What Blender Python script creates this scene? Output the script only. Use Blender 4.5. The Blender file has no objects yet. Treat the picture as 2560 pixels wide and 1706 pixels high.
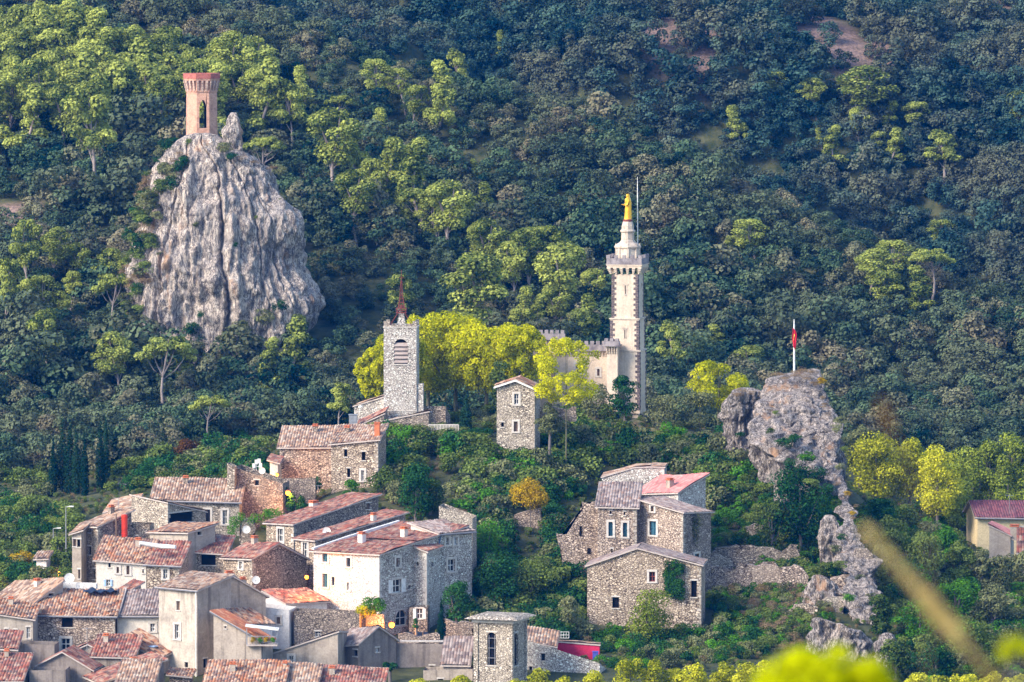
import bpy, bmesh, math, random
import numpy as np
from mathutils import Vector, Matrix, noise
random.seed(7); rng=np.random.default_rng(7)
sc=bpy.context.scene; COL=sc.collection
PI=math.pi
# ---------------- camera mapping (photo pixels 2560x1706 -> world points at a distance) -------------
F=15360.0; CZ=72.0; PITCH=math.radians(-3.5); _c,_s=math.cos(PITCH),math.sin(PITCH)
def ray(x,y):
    r=(x-1280)/F; u=(853-y)/F
    dy=_c-u*_s
    return r/dy,(_s+u*_c)/dy
def P(x,y,D):
    a,b=ray(x,y); return Vector((a*D,D,CZ+b*D))
def ppm(D): return F/D          # photo pixels per metre
def A(x,y): return (x/2.5875,1100+y/2.5875)
def B(x,y): return (500+x/2.22,1000+y/2.22)
def Cc(x,y): return (1000+x/2.5875,1100+y/2.5875)
def Dd(x,y): return (1350+x/2.39,1050+y/2.39)
def E(x,y): return (1900+x/2.39,1050+y/2.39)
def G(x,y): return (800+x/3.136,700+y/3.136)
def T(x,y): return (1400+x/2.24,400+y/2.24)

def tag(o,label=None,cat=None,group=None,kind=None):
    if label: o['label']=label
    if cat: o['category']=cat
    if group: o['group']=group
    if kind: o['kind']=kind
    return o
def empty(name,loc=(0,0,0),label=None,cat=None,group=None):
    o=bpy.data.objects.new(name,None); COL.objects.link(o); o.location=loc; o.empty_display_size=.3
    return tag(o,label,cat,group)
def link(name,me,parent=None,loc=None):
    o=bpy.data.objects.new(name,me); COL.objects.link(o)
    if parent is not None: o.parent=parent
    if loc is not None: o.location=loc
    return o
class MB:
    """collects polygons with per-face material index and optional uv"""
    def __init__(s): s.v=[];s.f=[];s.m=[];s.uv=[];s.off=Vector((0,0,0))
    def poly(s,pts,m=0,uv=None):
        i=len(s.v); s.v+= [tuple(p) for p in pts]; s.f.append(list(range(i,i+len(pts)))); s.m.append(m)
        s.uv.append(uv or [(0,0)]*len(pts))
    def grid(s,rows,m=0,uvs=None):
        i=len(s.v); n=len(rows[0])
        for r in rows: s.v+=[tuple(p) for p in r]
        for a in range(len(rows)-1):
            for b in range(n-1):
                s.f.append([i+a*n+b,i+a*n+b+1,i+(a+1)*n+b+1,i+(a+1)*n+b]); s.m.append(m)
                if uvs: s.uv.append([uvs[a][b],uvs[a][b+1],uvs[a+1][b+1],uvs[a+1][b]])
                else: s.uv.append([(0,0)]*4)
    def box(s,c,h,ax=None,m=0):
        """centre, half sizes, axes"""
        c=Vector(c); ax=ax or (Vector((1,0,0)),Vector((0,1,0)),Vector((0,0,1)))
        X,Y,Z=[Vector(a)*k for a,k in zip(ax,h)]
        p=lambda a,b,d: c+X*a+Y*b+Z*d
        for q in [((-1,-1,-1),(1,-1,-1),(1,-1,1),(-1,-1,1)),((1,1,-1),(-1,1,-1),(-1,1,1),(1,1,1)),
                  ((-1,1,-1),(-1,-1,-1),(-1,-1,1),(-1,1,1)),((1,-1,-1),(1,1,-1),(1,1,1),(1,-1,1)),
                  ((-1,-1,1),(1,-1,1),(1,1,1),(-1,1,1)),((-1,1,-1),(1,1,-1),(1,-1,-1),(-1,-1,-1))]:
            s.poly([p(*k) for k in q],m)
    def tube(s,pts,rad,n=6,m=0,cap=True):
        pts=[Vector(p) for p in pts]; rows=[]
        for i,p in enumerate(pts):
            d=(pts[min(i+1,len(pts)-1)]-pts[max(i-1,0)]).normalized()
            u=d.orthogonal().normalized() if abs(d.z)<.99 else Vector((1,0,0)); u=(u-d*u.dot(d)).normalized()
            w=d.cross(u); r=rad[i] if isinstance(rad,(list,tuple)) else rad
            rows.append([p+(u*math.cos(2*PI*k/n)+w*math.sin(2*PI*k/n))*r for k in range(n+1)])
        s.grid(rows,m)
        if cap:
            s.poly(rows[-1][:-1],m); s.poly(rows[0][:-1][::-1],m)
    def lathe(s,prof,c=(0,0,0),n=16,m=0,sx=1,sy=1):
        c=Vector(c)
        rows=[[c+Vector((r*sx*math.cos(2*PI*k/n),r*sy*math.sin(2*PI*k/n),z)) for k in range(n+1)] for r,z in prof]
        s.grid(rows,m)
    def prism(s,pts,z0,z1,m=0):
        n=len(pts); lo=[Vector((p[0],p[1],z0)) for p in pts]; hi=[Vector((p[0],p[1],z1)) for p in pts]
        for i in range(n):
            j=(i+1)%n; s.poly([lo[i],lo[j],hi[j],hi[i]],m)
        s.poly(hi,m); s.poly(lo[::-1],m)
    def build(s,name,mats,parent=None,origin=None,smooth=False,clean=False):
        o3=Vector(origin) if origin is not None else Vector((0,0,0))
        me=bpy.data.meshes.new(name)
        me.from_pydata([tuple(Vector(v)-o3) for v in s.v],[],s.f)
        if not isinstance(mats,(list,tuple)): mats=[mats]
        for m in mats: me.materials.append(m)
        me.polygons.foreach_set('material_index',s.m)
        uvl=me.uv_layers.new(name='UVMap'); k=[c for f in s.uv for uv in f for c in uv]
        uvl.data.foreach_set('uv',k)
        if smooth: me.polygons.foreach_set('use_smooth',[True]*len(s.f))
        me.update(calc_edges=True)
        o=link(name,me)
        if parent is not None:
            o.parent=parent; o.location=o3-parent.location if origin is not None else -parent.location
        elif origin is not None: o.location=o3
        return o

# ---------------- materials ------------------------------------------------------------------------
def new_mat(name):
    m=bpy.data.materials.new(name); m.use_nodes=True; nt=m.node_tree; nt.nodes.clear()
    out=nt.nodes.new('ShaderNodeOutputMaterial'); return m,nt,out
def N_(nt,t,**kw):
    n=nt.nodes.new('ShaderNode'+t)
    for k,v in kw.items():
        if hasattr(n,k): setattr(n,k,v)
    return n
def mixc(nt,fac,a,b,blend='MIX'):
    n=nt.nodes.new('ShaderNodeMix'); n.data_type='RGBA'; n.blend_type=blend
    for i,v in ((0,fac),(6,a),(7,b)):
        if hasattr(v,'links') or hasattr(v,'is_linked'): nt.links.new(v,n.inputs[i])
        elif i==0: n.inputs[0].default_value=v
        else: n.inputs[i].default_value=(*v,1)
    return n.outputs[2]
def math_(nt,op,a,b=0.0,clamp=False):
    n=nt.nodes.new('ShaderNodeMath'); n.operation=op; n.use_clamp=clamp
    for i,v in ((0,a),(1,b)):
        if hasattr(v,'is_linked'): nt.links.new(v,n.inputs[i])
        else: n.inputs[i].default_value=v
    return n.outputs[0]
def maprange(nt,v,a,b,c=0,d=1):
    n=nt.nodes.new('ShaderNodeMapRange'); nt.links.new(v,n.inputs[0])
    for i,k in enumerate((a,b,c,d)): n.inputs[i+1].default_value=k
    return n.outputs[0]
def pos_scaled(nt,sc_):
    g=nt.nodes.new('ShaderNodeNewGeometry'); m=nt.nodes.new('ShaderNodeVectorMath'); m.operation='MULTIPLY'
    nt.links.new(g.outputs['Position'],m.inputs[0]); m.inputs[1].default_value=sc_; return m.outputs[0]
def noise_(nt,vec,scale,detail=4,rough=.6):
    n=nt.nodes.new('ShaderNodeTexNoise'); n.inputs['Scale'].default_value=scale; n.inputs['Detail'].default_value=detail
    n.inputs['Roughness'].default_value=rough
    if vec is not None: nt.links.new(vec,n.inputs['Vector'])
    return n.outputs[0]
def bump(nt,h,strength=.5,dist=.1):
    b=nt.nodes.new('ShaderNodeBump'); b.inputs['Strength'].default_value=strength; b.inputs['Distance'].default_value=dist
    nt.links.new(h,b.inputs['Height']); return b.outputs[0]
def finish(nt,out,col,rough=.85,nrm=None,spec=.2,metal=0):
    p=nt.nodes.new('ShaderNodeBsdfPrincipled')
    if hasattr(col,'is_linked'): nt.links.new(col,p.inputs['Base Color'])
    else: p.inputs['Base Color'].default_value=(*col,1)
    p.inputs['Roughness'].default_value=rough; p.inputs['Specular IOR Level'].default_value=spec; p.inputs['Metallic'].default_value=metal
    if nrm is not None: nt.links.new(nrm,p.inputs['Normal'])
    nt.links.new(p.outputs[0],out.inputs[0]); return p
def plain(name,col,rough=.7,metal=0,spec=.3,var=.25):
    m,nt,out=new_mat(name)
    n=noise_(nt,pos_scaled(nt,(1,1,1)),2.5,5)
    c=mixc(nt,maprange(nt,n,.3,.7),tuple(k*(1-var) for k in col),tuple(min(1,k*(1+var*.6)) for k in col))
    finish(nt,out,c,rough,None,spec,metal); return m
def stone(name,light,mid,mortar,size=.34,stain=.35,flat=1.55,stcol=(.05,.045,.04)):
    m,nt,out=new_mat(name)
    v=pos_scaled(nt,(1/size,1/size,flat/size))
    wob=nt.nodes.new('ShaderNodeTexNoise'); wob.inputs['Scale'].default_value=1.3; nt.links.new(v,wob.inputs['Vector'])
    vv=nt.nodes.new('ShaderNodeVectorMath'); vv.operation='MULTIPLY_ADD'; nt.links.new(wob.outputs['Color'],vv.inputs[0]); vv.inputs[1].default_value=(.7,.7,.7); nt.links.new(v,vv.inputs[2])
    a=nt.nodes.new('ShaderNodeTexVoronoi'); a.inputs['Scale'].default_value=1; nt.links.new(vv.outputs[0],a.inputs['Vector'])
    e=nt.nodes.new('ShaderNodeTexVoronoi'); e.feature='DISTANCE_TO_EDGE'; e.inputs['Scale'].default_value=1; nt.links.new(vv.outputs[0],e.inputs['Vector'])
    sep=nt.nodes.new('ShaderNodeSeparateColor'); nt.links.new(a.outputs['Color'],sep.inputs[0])
    c=mixc(nt,sep.outputs[0],mid,light)
    c=mixc(nt,maprange(nt,sep.outputs[1],.8,.95),c,tuple(min(1,k*1.35) for k in light))
    mm=maprange(nt,e.outputs[0],.04,.13)
    c=mixc(nt,mm,mortar,c)
    ptc=noise_(nt,pos_scaled(nt,(1,1,1)),.33,7,.7)
    c=mixc(nt,math_(nt,'MULTIPLY',maprange(nt,ptc,.48,.60),.3),c,tuple(.55*a_+.45*b_ for a_,b_ in zip(light,mid)))
    big=noise_(nt,pos_scaled(nt,(1,1,.5)),.45,6,.65)
    c=mixc(nt,math_(nt,'MULTIPLY',maprange(nt,big,.5,.72),stain),c,stcol)
    fine=noise_(nt,pos_scaled(nt,(1,1,1)),6,3)
    c=mixc(nt,1.0,c,mixc(nt,maprange(nt,fine,.25,.75),(.78,.76,.74),(1.0,1.0,1.0)),'MULTIPLY')
    finish(nt,out,c,.9,bump(nt,mm,.6,.06)); return m
def plaster(name,col,dark,streak=.6,patch=.5,z=.12):
    m,nt,out=new_mat(name)
    big=noise_(nt,pos_scaled(nt,(1,1,1)),.55,8,.68)
    st=noise_(nt,pos_scaled(nt,(1.6,1.6,z)),1.0,6,.6)
    fine=noise_(nt,pos_scaled(nt,(1,1,1)),5,5,.7)
    c=mixc(nt,math_(nt,'MULTIPLY',maprange(nt,big,.44,.66),patch),col,dark)
    c=mixc(nt,math_(nt,'MULTIPLY',maprange(nt,st,.52,.68),streak),c,tuple(k*.7 for k in dark))
    c=mixc(nt,1.0,c,mixc(nt,maprange(nt,fine,.3,.7),(.72,.7,.7),(1.05,1.05,1.05)),'MULTIPLY')
    finish(nt,out,c,.92,bump(nt,big,.3,.1)); return m
def tile(name,cols,lichen=(.34,.30,.27),lich=.5,bright=1.0):
    """canal tiles; UV unit = one tile wide x one tile long"""
    m,nt,out=new_mat(name)
    uv=nt.nodes.new('ShaderNodeUVMap')
    fl=nt.nodes.new('ShaderNodeVectorMath'); fl.operation='FLOOR'; nt.links.new(uv.outputs[0],fl.inputs[0])
    wn=nt.nodes.new('ShaderNodeTexWhiteNoise'); wn.noise_dimensions='2D'; nt.links.new(fl.outputs[0],wn.inputs['Vector'])
    r=nt.nodes.new('ShaderNodeValToRGB'); nt.links.new(wn.outputs[0],r.inputs[0]); r.color_ramp.interpolation='CONSTANT'
    el=r.color_ramp.elements
    for i,c in enumerate(cols):
        e=el[0] if i==0 else (el[1] if i==1 else el.new(i/len(cols)))
        e.position=i/len(cols); e.color=(*[k*bright for k in c],1)
    nb=noise_(nt,pos_scaled(nt,(1,1,1)),.9,7,.7)
    c=mixc(nt,math_(nt,'MULTIPLY',maprange(nt,nb,.45,.68),lich),r.outputs[0],lichen)
    nb2=noise_(nt,pos_scaled(nt,(1,1,1)),.5,5,.6)
    c=mixc(nt,math_(nt,'MULTIPLY',maprange(nt,nb2,.52,.7),.55),c,(.05,.035,.035))
    fr=nt.nodes.new('ShaderNodeVectorMath'); fr.operation='FRACTION'; nt.links.new(uv.outputs[0],fr.inputs[0])
    sx=nt.nodes.new('ShaderNodeSeparateXYZ'); nt.links.new(fr.outputs[0],sx.inputs[0])
    finish(nt,out,c,.9,bump(nt,sx.outputs[1],.7,.05)); return m
def leafmat(name,dark,light,trans=.25,rnd=.25,hue=None):
    m,nt,out=new_mat(name)
    at=nt.nodes.new('ShaderNodeAttribute'); at.attribute_name='tint'
    oi=nt.nodes.new('ShaderNodeObjectInfo')
    f=math_(nt,'ADD',at.outputs['Fac'],math_(nt,'MULTIPLY',math_(nt,'SUBTRACT',oi.outputs['Random'],.5),rnd*2),True)
    c=mixc(nt,f,dark,light)
    if hue: 
        nn=noise_(nt,pos_scaled(nt,(1,1,1)),.06,3); c=mixc(nt,maprange(nt,nn,.45,.62),c,mixc(nt,f,tuple(k*.5 for k in hue),hue))
    d=nt.nodes.new('ShaderNodeBsdfDiffuse'); t=nt.nodes.new('ShaderNodeBsdfTranslucent'); mx=nt.nodes.new('ShaderNodeMixShader')
    nt.links.new(c,d.inputs[0]); nt.links.new(c,t.inputs[0]); mx.inputs[0].default_value=trans
    nt.links.new(d.outputs[0],mx.inputs[1]); nt.links.new(t.outputs[0],mx.inputs[2]); nt.links.new(mx.outputs[0],out.inputs[0])
    return m
def emis(name,col,st):
    m,nt,out=new_mat(name); e=nt.nodes.new('ShaderNodeEmission'); e.inputs[0].default_value=(*col,1); e.inputs[1].default_value=st
    nt.links.new(e.outputs[0],out.inputs[0]); return m
M={}
# ---------------- terrain --------------------------------------------------------------------------
cp=[]
def vis(*pts):
    for x,y,D in pts: p=P(x,y,D); cp.append((p.x,p.y,p.z))
def hid(*pts):
    for x,D,z in pts: cp.append(((x-1280)/F*D,D,z))
# front forest slope, left
vis((-250,1100,735),(100,1120,732),(380,1110,735))
vis((-250,900,765),(100,900,765),(380,900,768),(750,930,765),(1000,900,768),(1300,860,780))
vis((-250,620,800),(150,620,800),(850,640,800),(1100,640,805),(-250,400,835),(150,400,832),(500,360,835),(800,400,838),
    (-250,200,865),(200,210,865),(500,230,862),(-250,30,900),(100,30,900),(300,30,898),(1300,640,815),(1700,740,806),(1700,920,778),(2100,850,795),(2100,1030,765),(2500,980,780),(2700,1000,775),(2500,1130,748))
ridge=[(450,66,890),(727,130,885),(926,200,880),(1183,315,872),(1336,370,866),(1527,422,860),(1672,495,852),(1794,556,846),(1947,612,840),(2157,670,832),(2380,760,820),(2560,820,812),(2750,860,805)]
vis(*ridge)
for x,y,D in ridge:
    z=P(x,y,D).z; hid((x+20,D+27,z-25),)
    vis((x+40,y+6,D+88))
vis((1000,60,965),(1500,60,985),(1500,180,955),(2000,220,955),(2000,410,925),(2500,320,950),(2500,620,888),(2000,20,1000),(2500,20,1000),(2750,20,1000),(2750,400,930),(600,-30,965),(1000,-40,1000))
hid((-500,1100,92),(1280,1100,92),(3000,1100,92),(-500,1300,120),(1280,1300,120),(3000,1300,120))
# village hill
vis((600,1706,588),(200,1706,588),(-250,1706,590),(1000,1706,588),(1300,1650,596),(1700,1660,596),(2100,1700,600),(2560,1730,600),(2800,1740,600),
    (200,1590,604),(600,1540,612),(1000,1560,612),(400,1400,628),(750,1390,634),(1050,1400,628),(500,1340,643),(700,1300,646),(780,1245,657),(870,1225,651),(600,1300,655),(900,1090,668),(1050,1060,682),(1200,1070,680),(1350,1050,682),
    (1130,1150,662),(1290,1155,659),(1500,1085,676),(1500,1035,692),(1750,1085,680),(1820,1130,668),(1300,1240,650),(1300,1440,626),(1300,1570,610),(1560,1600,610),(1560,1440,630),(1640,1290,655),(1560,1250,658),(1750,1270,652),(1860,1360,646),(1850,1425,636),(1850,1490,626),(1900,1600,610),
    (2000,1250,655),(2060,1180,662),(2100,1500,626),(2120,1560,616),(2120,1400,640),(2300,1375,668),(2450,1430,672),(2650,1470,670),(2400,1580,635),(2650,1620,630),(2250,1285,690),(2500,1350,712),(2700,1350,712),
    (50,1460,640),(50,1320,675),(60,1200,705),(-250,1420,650),(-250,1200,705),(250,1230,690),(200,1440,630))
hid((500,710,15),(1000,725,17),(1500,735,17),(2000,730,15),(2400,735,14))
for x in (-600,300,1280,2200,3200): hid((x,560,-2),(x,450,-6),(x,330,-2))
for X in (-150,0,150):
    cp.extend([(X,200,18),(X,100,46),(X,40,62.5),(X,12,68.6),(X,0,70.3),(X,-60,72)])
cp=np.array(cp)
sX=100.0
def _U(r2): return r2*np.log(r2+1e-9)
def tps_fit(c,lam=.004):
    n=len(c); p=c[:,:2]/sX; K=_U(((p[:,None]-p[None])**2).sum(-1))+lam*np.eye(n)
    Pm=np.hstack([np.ones((n,1)),p]); L=np.zeros((n+3,n+3)); L[:n,:n]=K; L[:n,n:]=Pm; L[n:,:n]=Pm.T
    return np.linalg.solve(L,np.concatenate([c[:,2],np.zeros(3)]))
W_=tps_fit(cp)
def gz_arr(X,Y):
    X=np.clip(np.asarray(X,float),-170,170); Y=np.clip(np.asarray(Y,float),-60,1300)
    out=np.zeros(X.size); xf=X.ravel()/sX; yf=Y.ravel()/sX; n=len(cp)
    for i in range(0,xf.size,20000):
        a=xf[i:i+20000]; b=yf[i:i+20000]
        U=_U((a[:,None]-cp[None,:,0]/sX)**2+(b[:,None]-cp[None,:,1]/sX)**2)
        out[i:i+20000]=U@W_[:n]+W_[n]+W_[n+1]*a+W_[n+2]*b
    return out.reshape(X.shape)
def gz(x,y): return float(gz_arr(np.array([x]),np.array([y]))[0])
def hit(x,y,d0=575,d1=1150):
    """where the sight line through a photo pixel meets the ground"""
    a,b=ray(x,y); ds=np.arange(d0,d1,2.0); g=gz_arr(a*ds,ds); zz=CZ+b*ds
    k=np.nonzero(zz<=g)[0]
    if len(k)==0: return None
    return Vector((a*ds[k[0]],ds[k[0]],float(g[k[0]])))
# ---------------- ground sheet ---------------------------------------------------------------------
def lines(spec):
    o=[]
    for a,b,st in spec: o+=list(np.arange(a,b,st))
    return np.array(o+[spec[-1][1]])
xs=lines([(-1500,-400,100),(-400,-120,20),(-120,120,1.5),(120,400,20),(400,1500,100)])
ys=lines([(-400,-60,50),(-60,60,6),(60,540,15),(540,1010,2.0),(1010,1300,20),(1300,2600,130)])
XX,YY=np.meshgrid(xs,ys); ZZ=gz_arr(XX,YY)
ZZ+= (np.sin(XX*.35+YY*.21)*np.cos(YY*.31-XX*.13))*.22*(YY>560)
me=bpy.data.meshes.new('ground'); nx,ny=len(xs),len(ys)
idx=np.arange(nx*ny).reshape(ny,nx)
q=np.stack([idx[:-1,:-1],idx[:-1,1:],idx[1:,1:],idx[1:,:-1]],-1).reshape(-1,4)
me.vertices.add(nx*ny); me.vertices.foreach_set('co',np.stack([XX,YY,ZZ],-1).ravel())
me.loops.add(q.size); me.loops.foreach_set('vertex_index',q.ravel()); me.polygons.add(len(q)); me.polygons.foreach_set('loop_start',np.arange(0,q.size,4)); me.polygons.foreach_set('use_smooth',np.ones(len(q),bool))
me.update(calc_edges=True)
heath_spots=[]   # (X,Y,rx,ry)
for x,y,wx,wy in [(1640,75,70,14),(1760,90,60,16),(1860,40,60,16),(2010,60,120,18),(2100,110,80,14),(2470,15,70,18),(1560,60,50,12),(2200,150,60,10),(1720,20,60,12)]:
    h=hit(x,y,850,1150)
    if h: heath_spots.append((h.x,h.y,wx/ppm(h.y),14 if wy>12 else 9))
h=hit(10,545)
path_spot=(h.x,h.y,7,5)
h=P(1520,1075,679); green=[(h.x+0,h.y+3,16,5)]
att=me.attributes.new('heath','FLOAT','POINT'); hv=np.zeros(nx*ny); xf=XX.ravel(); yf=YY.ravel()
for a,b,r1,r2 in heath_spots+[path_spot]: hv=np.maximum(hv,np.clip(1.6*(1-((xf-a)/r1)**2-((yf-b)/r2)**2),0,1))
att.data.foreach_set('value',hv)
att=me.attributes.new('lawn','FLOAT','POINT'); hv2=np.zeros(nx*ny)
for a,b,r1,r2 in green: hv2=np.maximum(hv2,np.clip(1.5*(1-((xf-a)/r1)**2-((yf-b)/r2)**2),0,1))
att.data.foreach_set('value',hv2)
m,nt,out=new_mat('soil_and_scrub')
n1=noise_(nt,pos_scaled(nt,(1,1,1)),.5,8,.7); n2=noise_(nt,pos_scaled(nt,(1,1,1)),2.2,6,.7)
c=mixc(nt,maprange(nt,n1,.35,.65),(.020,.034,.012),(.10,.10,.045))
a1=nt.nodes.new('ShaderNodeAttribute'); a1.attribute_name='heath'; a2=nt.nodes.new('ShaderNodeAttribute'); a2.attribute_name='lawn'
hc=mixc(nt,maprange(nt,n2,.35,.65),(.10,.07,.06),(.36,.24,.19))
c=mixc(nt,math_(nt,'MULTIPLY',a1.outputs['Fac'],maprange(nt,n1,.25,.45)),c,hc)
lc=mixc(nt,maprange(nt,n2,.4,.6),(.12,.12,.04),(.36,.29,.14))
c=mixc(nt,a2.outputs['Fac'],c,lc)
finish(nt,out,c,.95,bump(nt,n2,.5,.2)); me.materials.append(m)
go=link('ground',me); tag(go,kind='structure')

# ---------------- foliage --------------------------------------------------------------------------
def leaf_mesh(name,blobs,n,leaf,seed,mat,up=.35,inner=.25,jit=.35,trunk=None,bark=None,elong=1.0,lowdark=0):
    """crown of many leaf-sized faces spread over and inside lumpy clumps"""
    r=np.random.default_rng(seed)
    bl=np.array([[*b[0],*(b[1] if isinstance(b[1],(tuple,list)) else (b[1],)*3)] for b in blobs],float)
    area=(bl[:,3]*bl[:,4]+bl[:,3]*bl[:,5]+bl[:,4]*bl[:,5]); k=r.choice(len(bl),n,p=area/area.sum())
    d=r.normal(size=(n,3)); d/=np.linalg.norm(d,axis=1)[:,None]
    d[:,2]=np.where((d[:,2]<-.3)&(r.random(n)<.6),-d[:,2],d[:,2])
    rad=np.where(r.random(n)<inner,r.uniform(.35,.9,n),r.uniform(.85,1.08,n))
    c=bl[k,:3]+d*bl[k,3:]*rad[:,None]
    nm=d+np.array([0,0,up])+r.normal(size=(n,3))*jit; nm/=np.linalg.norm(nm,axis=1)[:,None]
    t=np.cross(nm,r.normal(size=(n,3))); t/=np.linalg.norm(t,axis=1)[:,None]; b=np.cross(nm,t)
    s=leaf*r.uniform(.55,1.35,n)[:,None]*.5
    v=np.stack([c-t*s*elong,c-b*s*.8,c+t*s*elong,c+b*s*.8+nm*s*.3],1).reshape(-1,3)
    ct=r.random(len(bl))
    tint=np.clip(.5+(ct[k]-.5)*.5+r.normal(size=n)*.2,0,1)
    me=bpy.data.meshes.new(name); me.vertices.add(4*n); me.vertices.foreach_set('co',v.ravel())
    me.loops.add(4*n); me.loops.foreach_set('vertex_index',np.arange(4*n)); me.polygons.add(n); me.polygons.foreach_set('loop_start',np.arange(0,4*n,4))
    at=me.attributes.new('tint','FLOAT','FACE'); at.data.foreach_set('value',tint)
    me.update(calc_edges=True); me.materials.append(mat); return me
def tube_mesh(name,branches,mat,n=5):
    b=MB()
    for pts,rad in branches: b.tube(pts,rad,n)
    me=bpy.data.meshes.new(name); me.from_pydata(b.v,[],b.f); me.materials.append(mat); me.polygons.foreach_set('use_smooth',[True]*len(b.f)); me.update(); return me
L_=dict(
 oak=leafmat('holm_oak_leaves',(.003,.024,.022),(.105,.165,.08),.1,.35,(.16,.185,.10)),
 oakf_shade=leafmat('far_oak_shade_leaves',(.003,.022,.028),(.075,.135,.095),.08,.35,(.16,.17,.105)),  # ravine shade and blue distance haze put into the far leaf colour
 oak2=leafmat('tan_oak_leaves',(.02,.045,.025),(.21,.21,.115),.1,.3,(.25,.22,.13)),  # lighter tan green leaves for some crowns, mixed in at random
 pine=leafmat('pine_needles',(.04,.075,.018),(.50,.54,.12),.25,.22),
 plane=leafmat('plane_leaves_turning',(.18,.22,.006),(.86,.81,.02),.42,.14),
 plane2=leafmat('plane_leaves_row',(.13,.16,.010),(.78,.74,.05),.35,.2),
 plane3=leafmat('green_broad_leaves',(.05,.09,.012),(.40,.46,.06),.3,.25),
 shrub=leafmat('shrub_leaves',(.022,.055,.012),(.21,.27,.06),.2,.35),
 olive=leafmat('grey_shrub_leaves',(.05,.07,.03),(.27,.28,.12),.2,.35),
 bright=leafmat('bright_leaves',(.025,.09,.008),(.14,.36,.03),.3,.2),
 deep=leafmat('dark_broadleaf',(.006,.035,.012),(.045,.14,.035),.2,.2),
 cyp=leafmat('cypress_leaves',(.004,.022,.014),(.02,.055,.03),.08,.3),
 gold=leafmat('golden_leaves',(.20,.13,.006),(.66,.44,.02),.3,.15),
 rust=leafmat('rusty_leaves',(.07,.03,.008),(.26,.13,.035),.3,.15),
 ivy=leafmat('ivy_leaves',(.01,.04,.01),(.05,.15,.03),.2,.1),
 dry=leafmat('dry_grass_blades',(.16,.11,.06),(.42,.3,.17),.3,.2),
 fg=leafmat('yellow_green_bush_leaves',(.30,.34,.0),(.78,.8,.01),.5,.1),  # bright yellow green leaves of the near bush
)
M['bark']=plain('grey_bark',(.17,.14,.125)); M['pinebark']=plain('pale_pine_bark',(.30,.245,.22)); M['planebark']=plain('plane_bark',(.13,.12,.07))
def clumpy(w,h,n,rs,seed,flat=1.0,z0=0.,bottom=.0,ratio=.8):
    """n clump blobs distributed over an ellipsoid of half width w and height h with base z0"""
    r=random.Random(seed); o=[]
    for i in range(n):
        th=r.uniform(0,2*PI); cz=r.uniform(bottom,1); rr=math.sqrt(max(0,1-(2*cz-1)**2*.85))*r.uniform(.35,.85)
        o.append(((math.cos(th)*rr*w*ratio,math.sin(th)*rr*w*ratio,z0+h*(.12+.76*cz)),(rs*r.uniform(.7,1.3),rs*r.uniform(.7,1.3),rs*flat*r.uniform(.7,1.2))))
    return o
# holm oaks: unit about 3.4 m wide, 3.2 m high
oakM=[leaf_mesh('holm_oak_crown',clumpy(1.75,3.0,16,.55,100+i,.75,.2,ratio=.95),1500,.21,200+i,L_['oak' if i<5 else 'oak2'],.55,.12,.4) for i in range(7)]
oakF=[leaf_mesh('far_oak_crown',clumpy(1.75,3.0,16,.55,140+i,.75,.2,ratio=.95),1400,.22,260+i,L_['oakf_shade'],.55,.12,.4) for i in range(5)]
# pines (unit: 10 m tall)
def pine_proto(kind,seed):
    r=random.Random(seed); br=[]; bl=[]
    lean=r.uniform(-.9,.9); top=9.0
    tp=lambda t: Vector((lean*math.sin(t*1.9)+.35*math.sin(t*5+seed),.25*math.sin(t*4+seed*2),top*t))
    br.append(([tp(i/7) for i in range(8)],[.2-.145*i/7 for i in range(8)]))
    if kind=='umbrella':
        for i in range(20):
            a=r.uniform(0,2*PI); q=math.sqrt(r.random())*2.6; bl.append(((tp(.9).x+math.cos(a)*q,math.sin(a)*q,8.6-.17*q*q+r.uniform(-.35,.5)),(.8,.8,.42)))
        for b in bl[:9]:
            c=Vector(b[0]); s=tp(r.uniform(.5,.72)); br.append(([s,s.lerp(c,.5)+Vector((0,0,-.35)),c],[.08,.055,.02]))
    elif kind=='cone':
        for i in range(24):
            z=r.uniform(2.6,9.4); q=(9.9-z)*.27*r.uniform(.3,1); a=r.uniform(0,2*PI); t=tp(z/9.6); bl.append(((t.x+math.cos(a)*q,t.y+math.sin(a)*q,z),(.72,.72,.6)))
    elif kind=='round':
        for i in range(30):
            a=r.uniform(0,2*PI); cz=r.uniform(-1,1); q=2.0*math.sqrt(1-cz*cz)*r.uniform(.5,1); t=tp(.72); bl.append(((t.x+math.cos(a)*q,math.sin(a)*q,7.1+2.3*cz),(.85,.85,.6)))
        for b in bl[:7]:
            c=Vector(b[0]); s=tp(r.uniform(.35,.6)); br.append(([s,s.lerp(c,.5),c],[.07,.05,.02]))
    else: # tall, tufted
        for i in range(22):
            z=r.uniform(4.9,9.5); a=r.uniform(0,2*PI); q=1.8*r.uniform(.2,1)*(1.05 if z<8.3 else .65); t=tp(z/10); bl.append(((t.x+math.cos(a)*q,t.y+math.sin(a)*q,z),(.75,.75,.5)))
        for b in bl[:8]:
            c=Vector(b[0]); s=tp(max(.3,c.z/10-.14)); br.append(([s,s.lerp(c,.6),c],[.055,.04,.015]))
    return leaf_mesh('pine_crown',bl,4600,.27,seed,L_['pine'],.6,.2,.45),tube_mesh('pine_trunk',br,M['pinebark'])
PINE={k:[pine_proto(k,s) for s in ss] for k,ss in dict(umbrella=(11,12),cone=(21,22,23),round=(31,32,33,34),tuft=(41,42,43)).items()}
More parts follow.
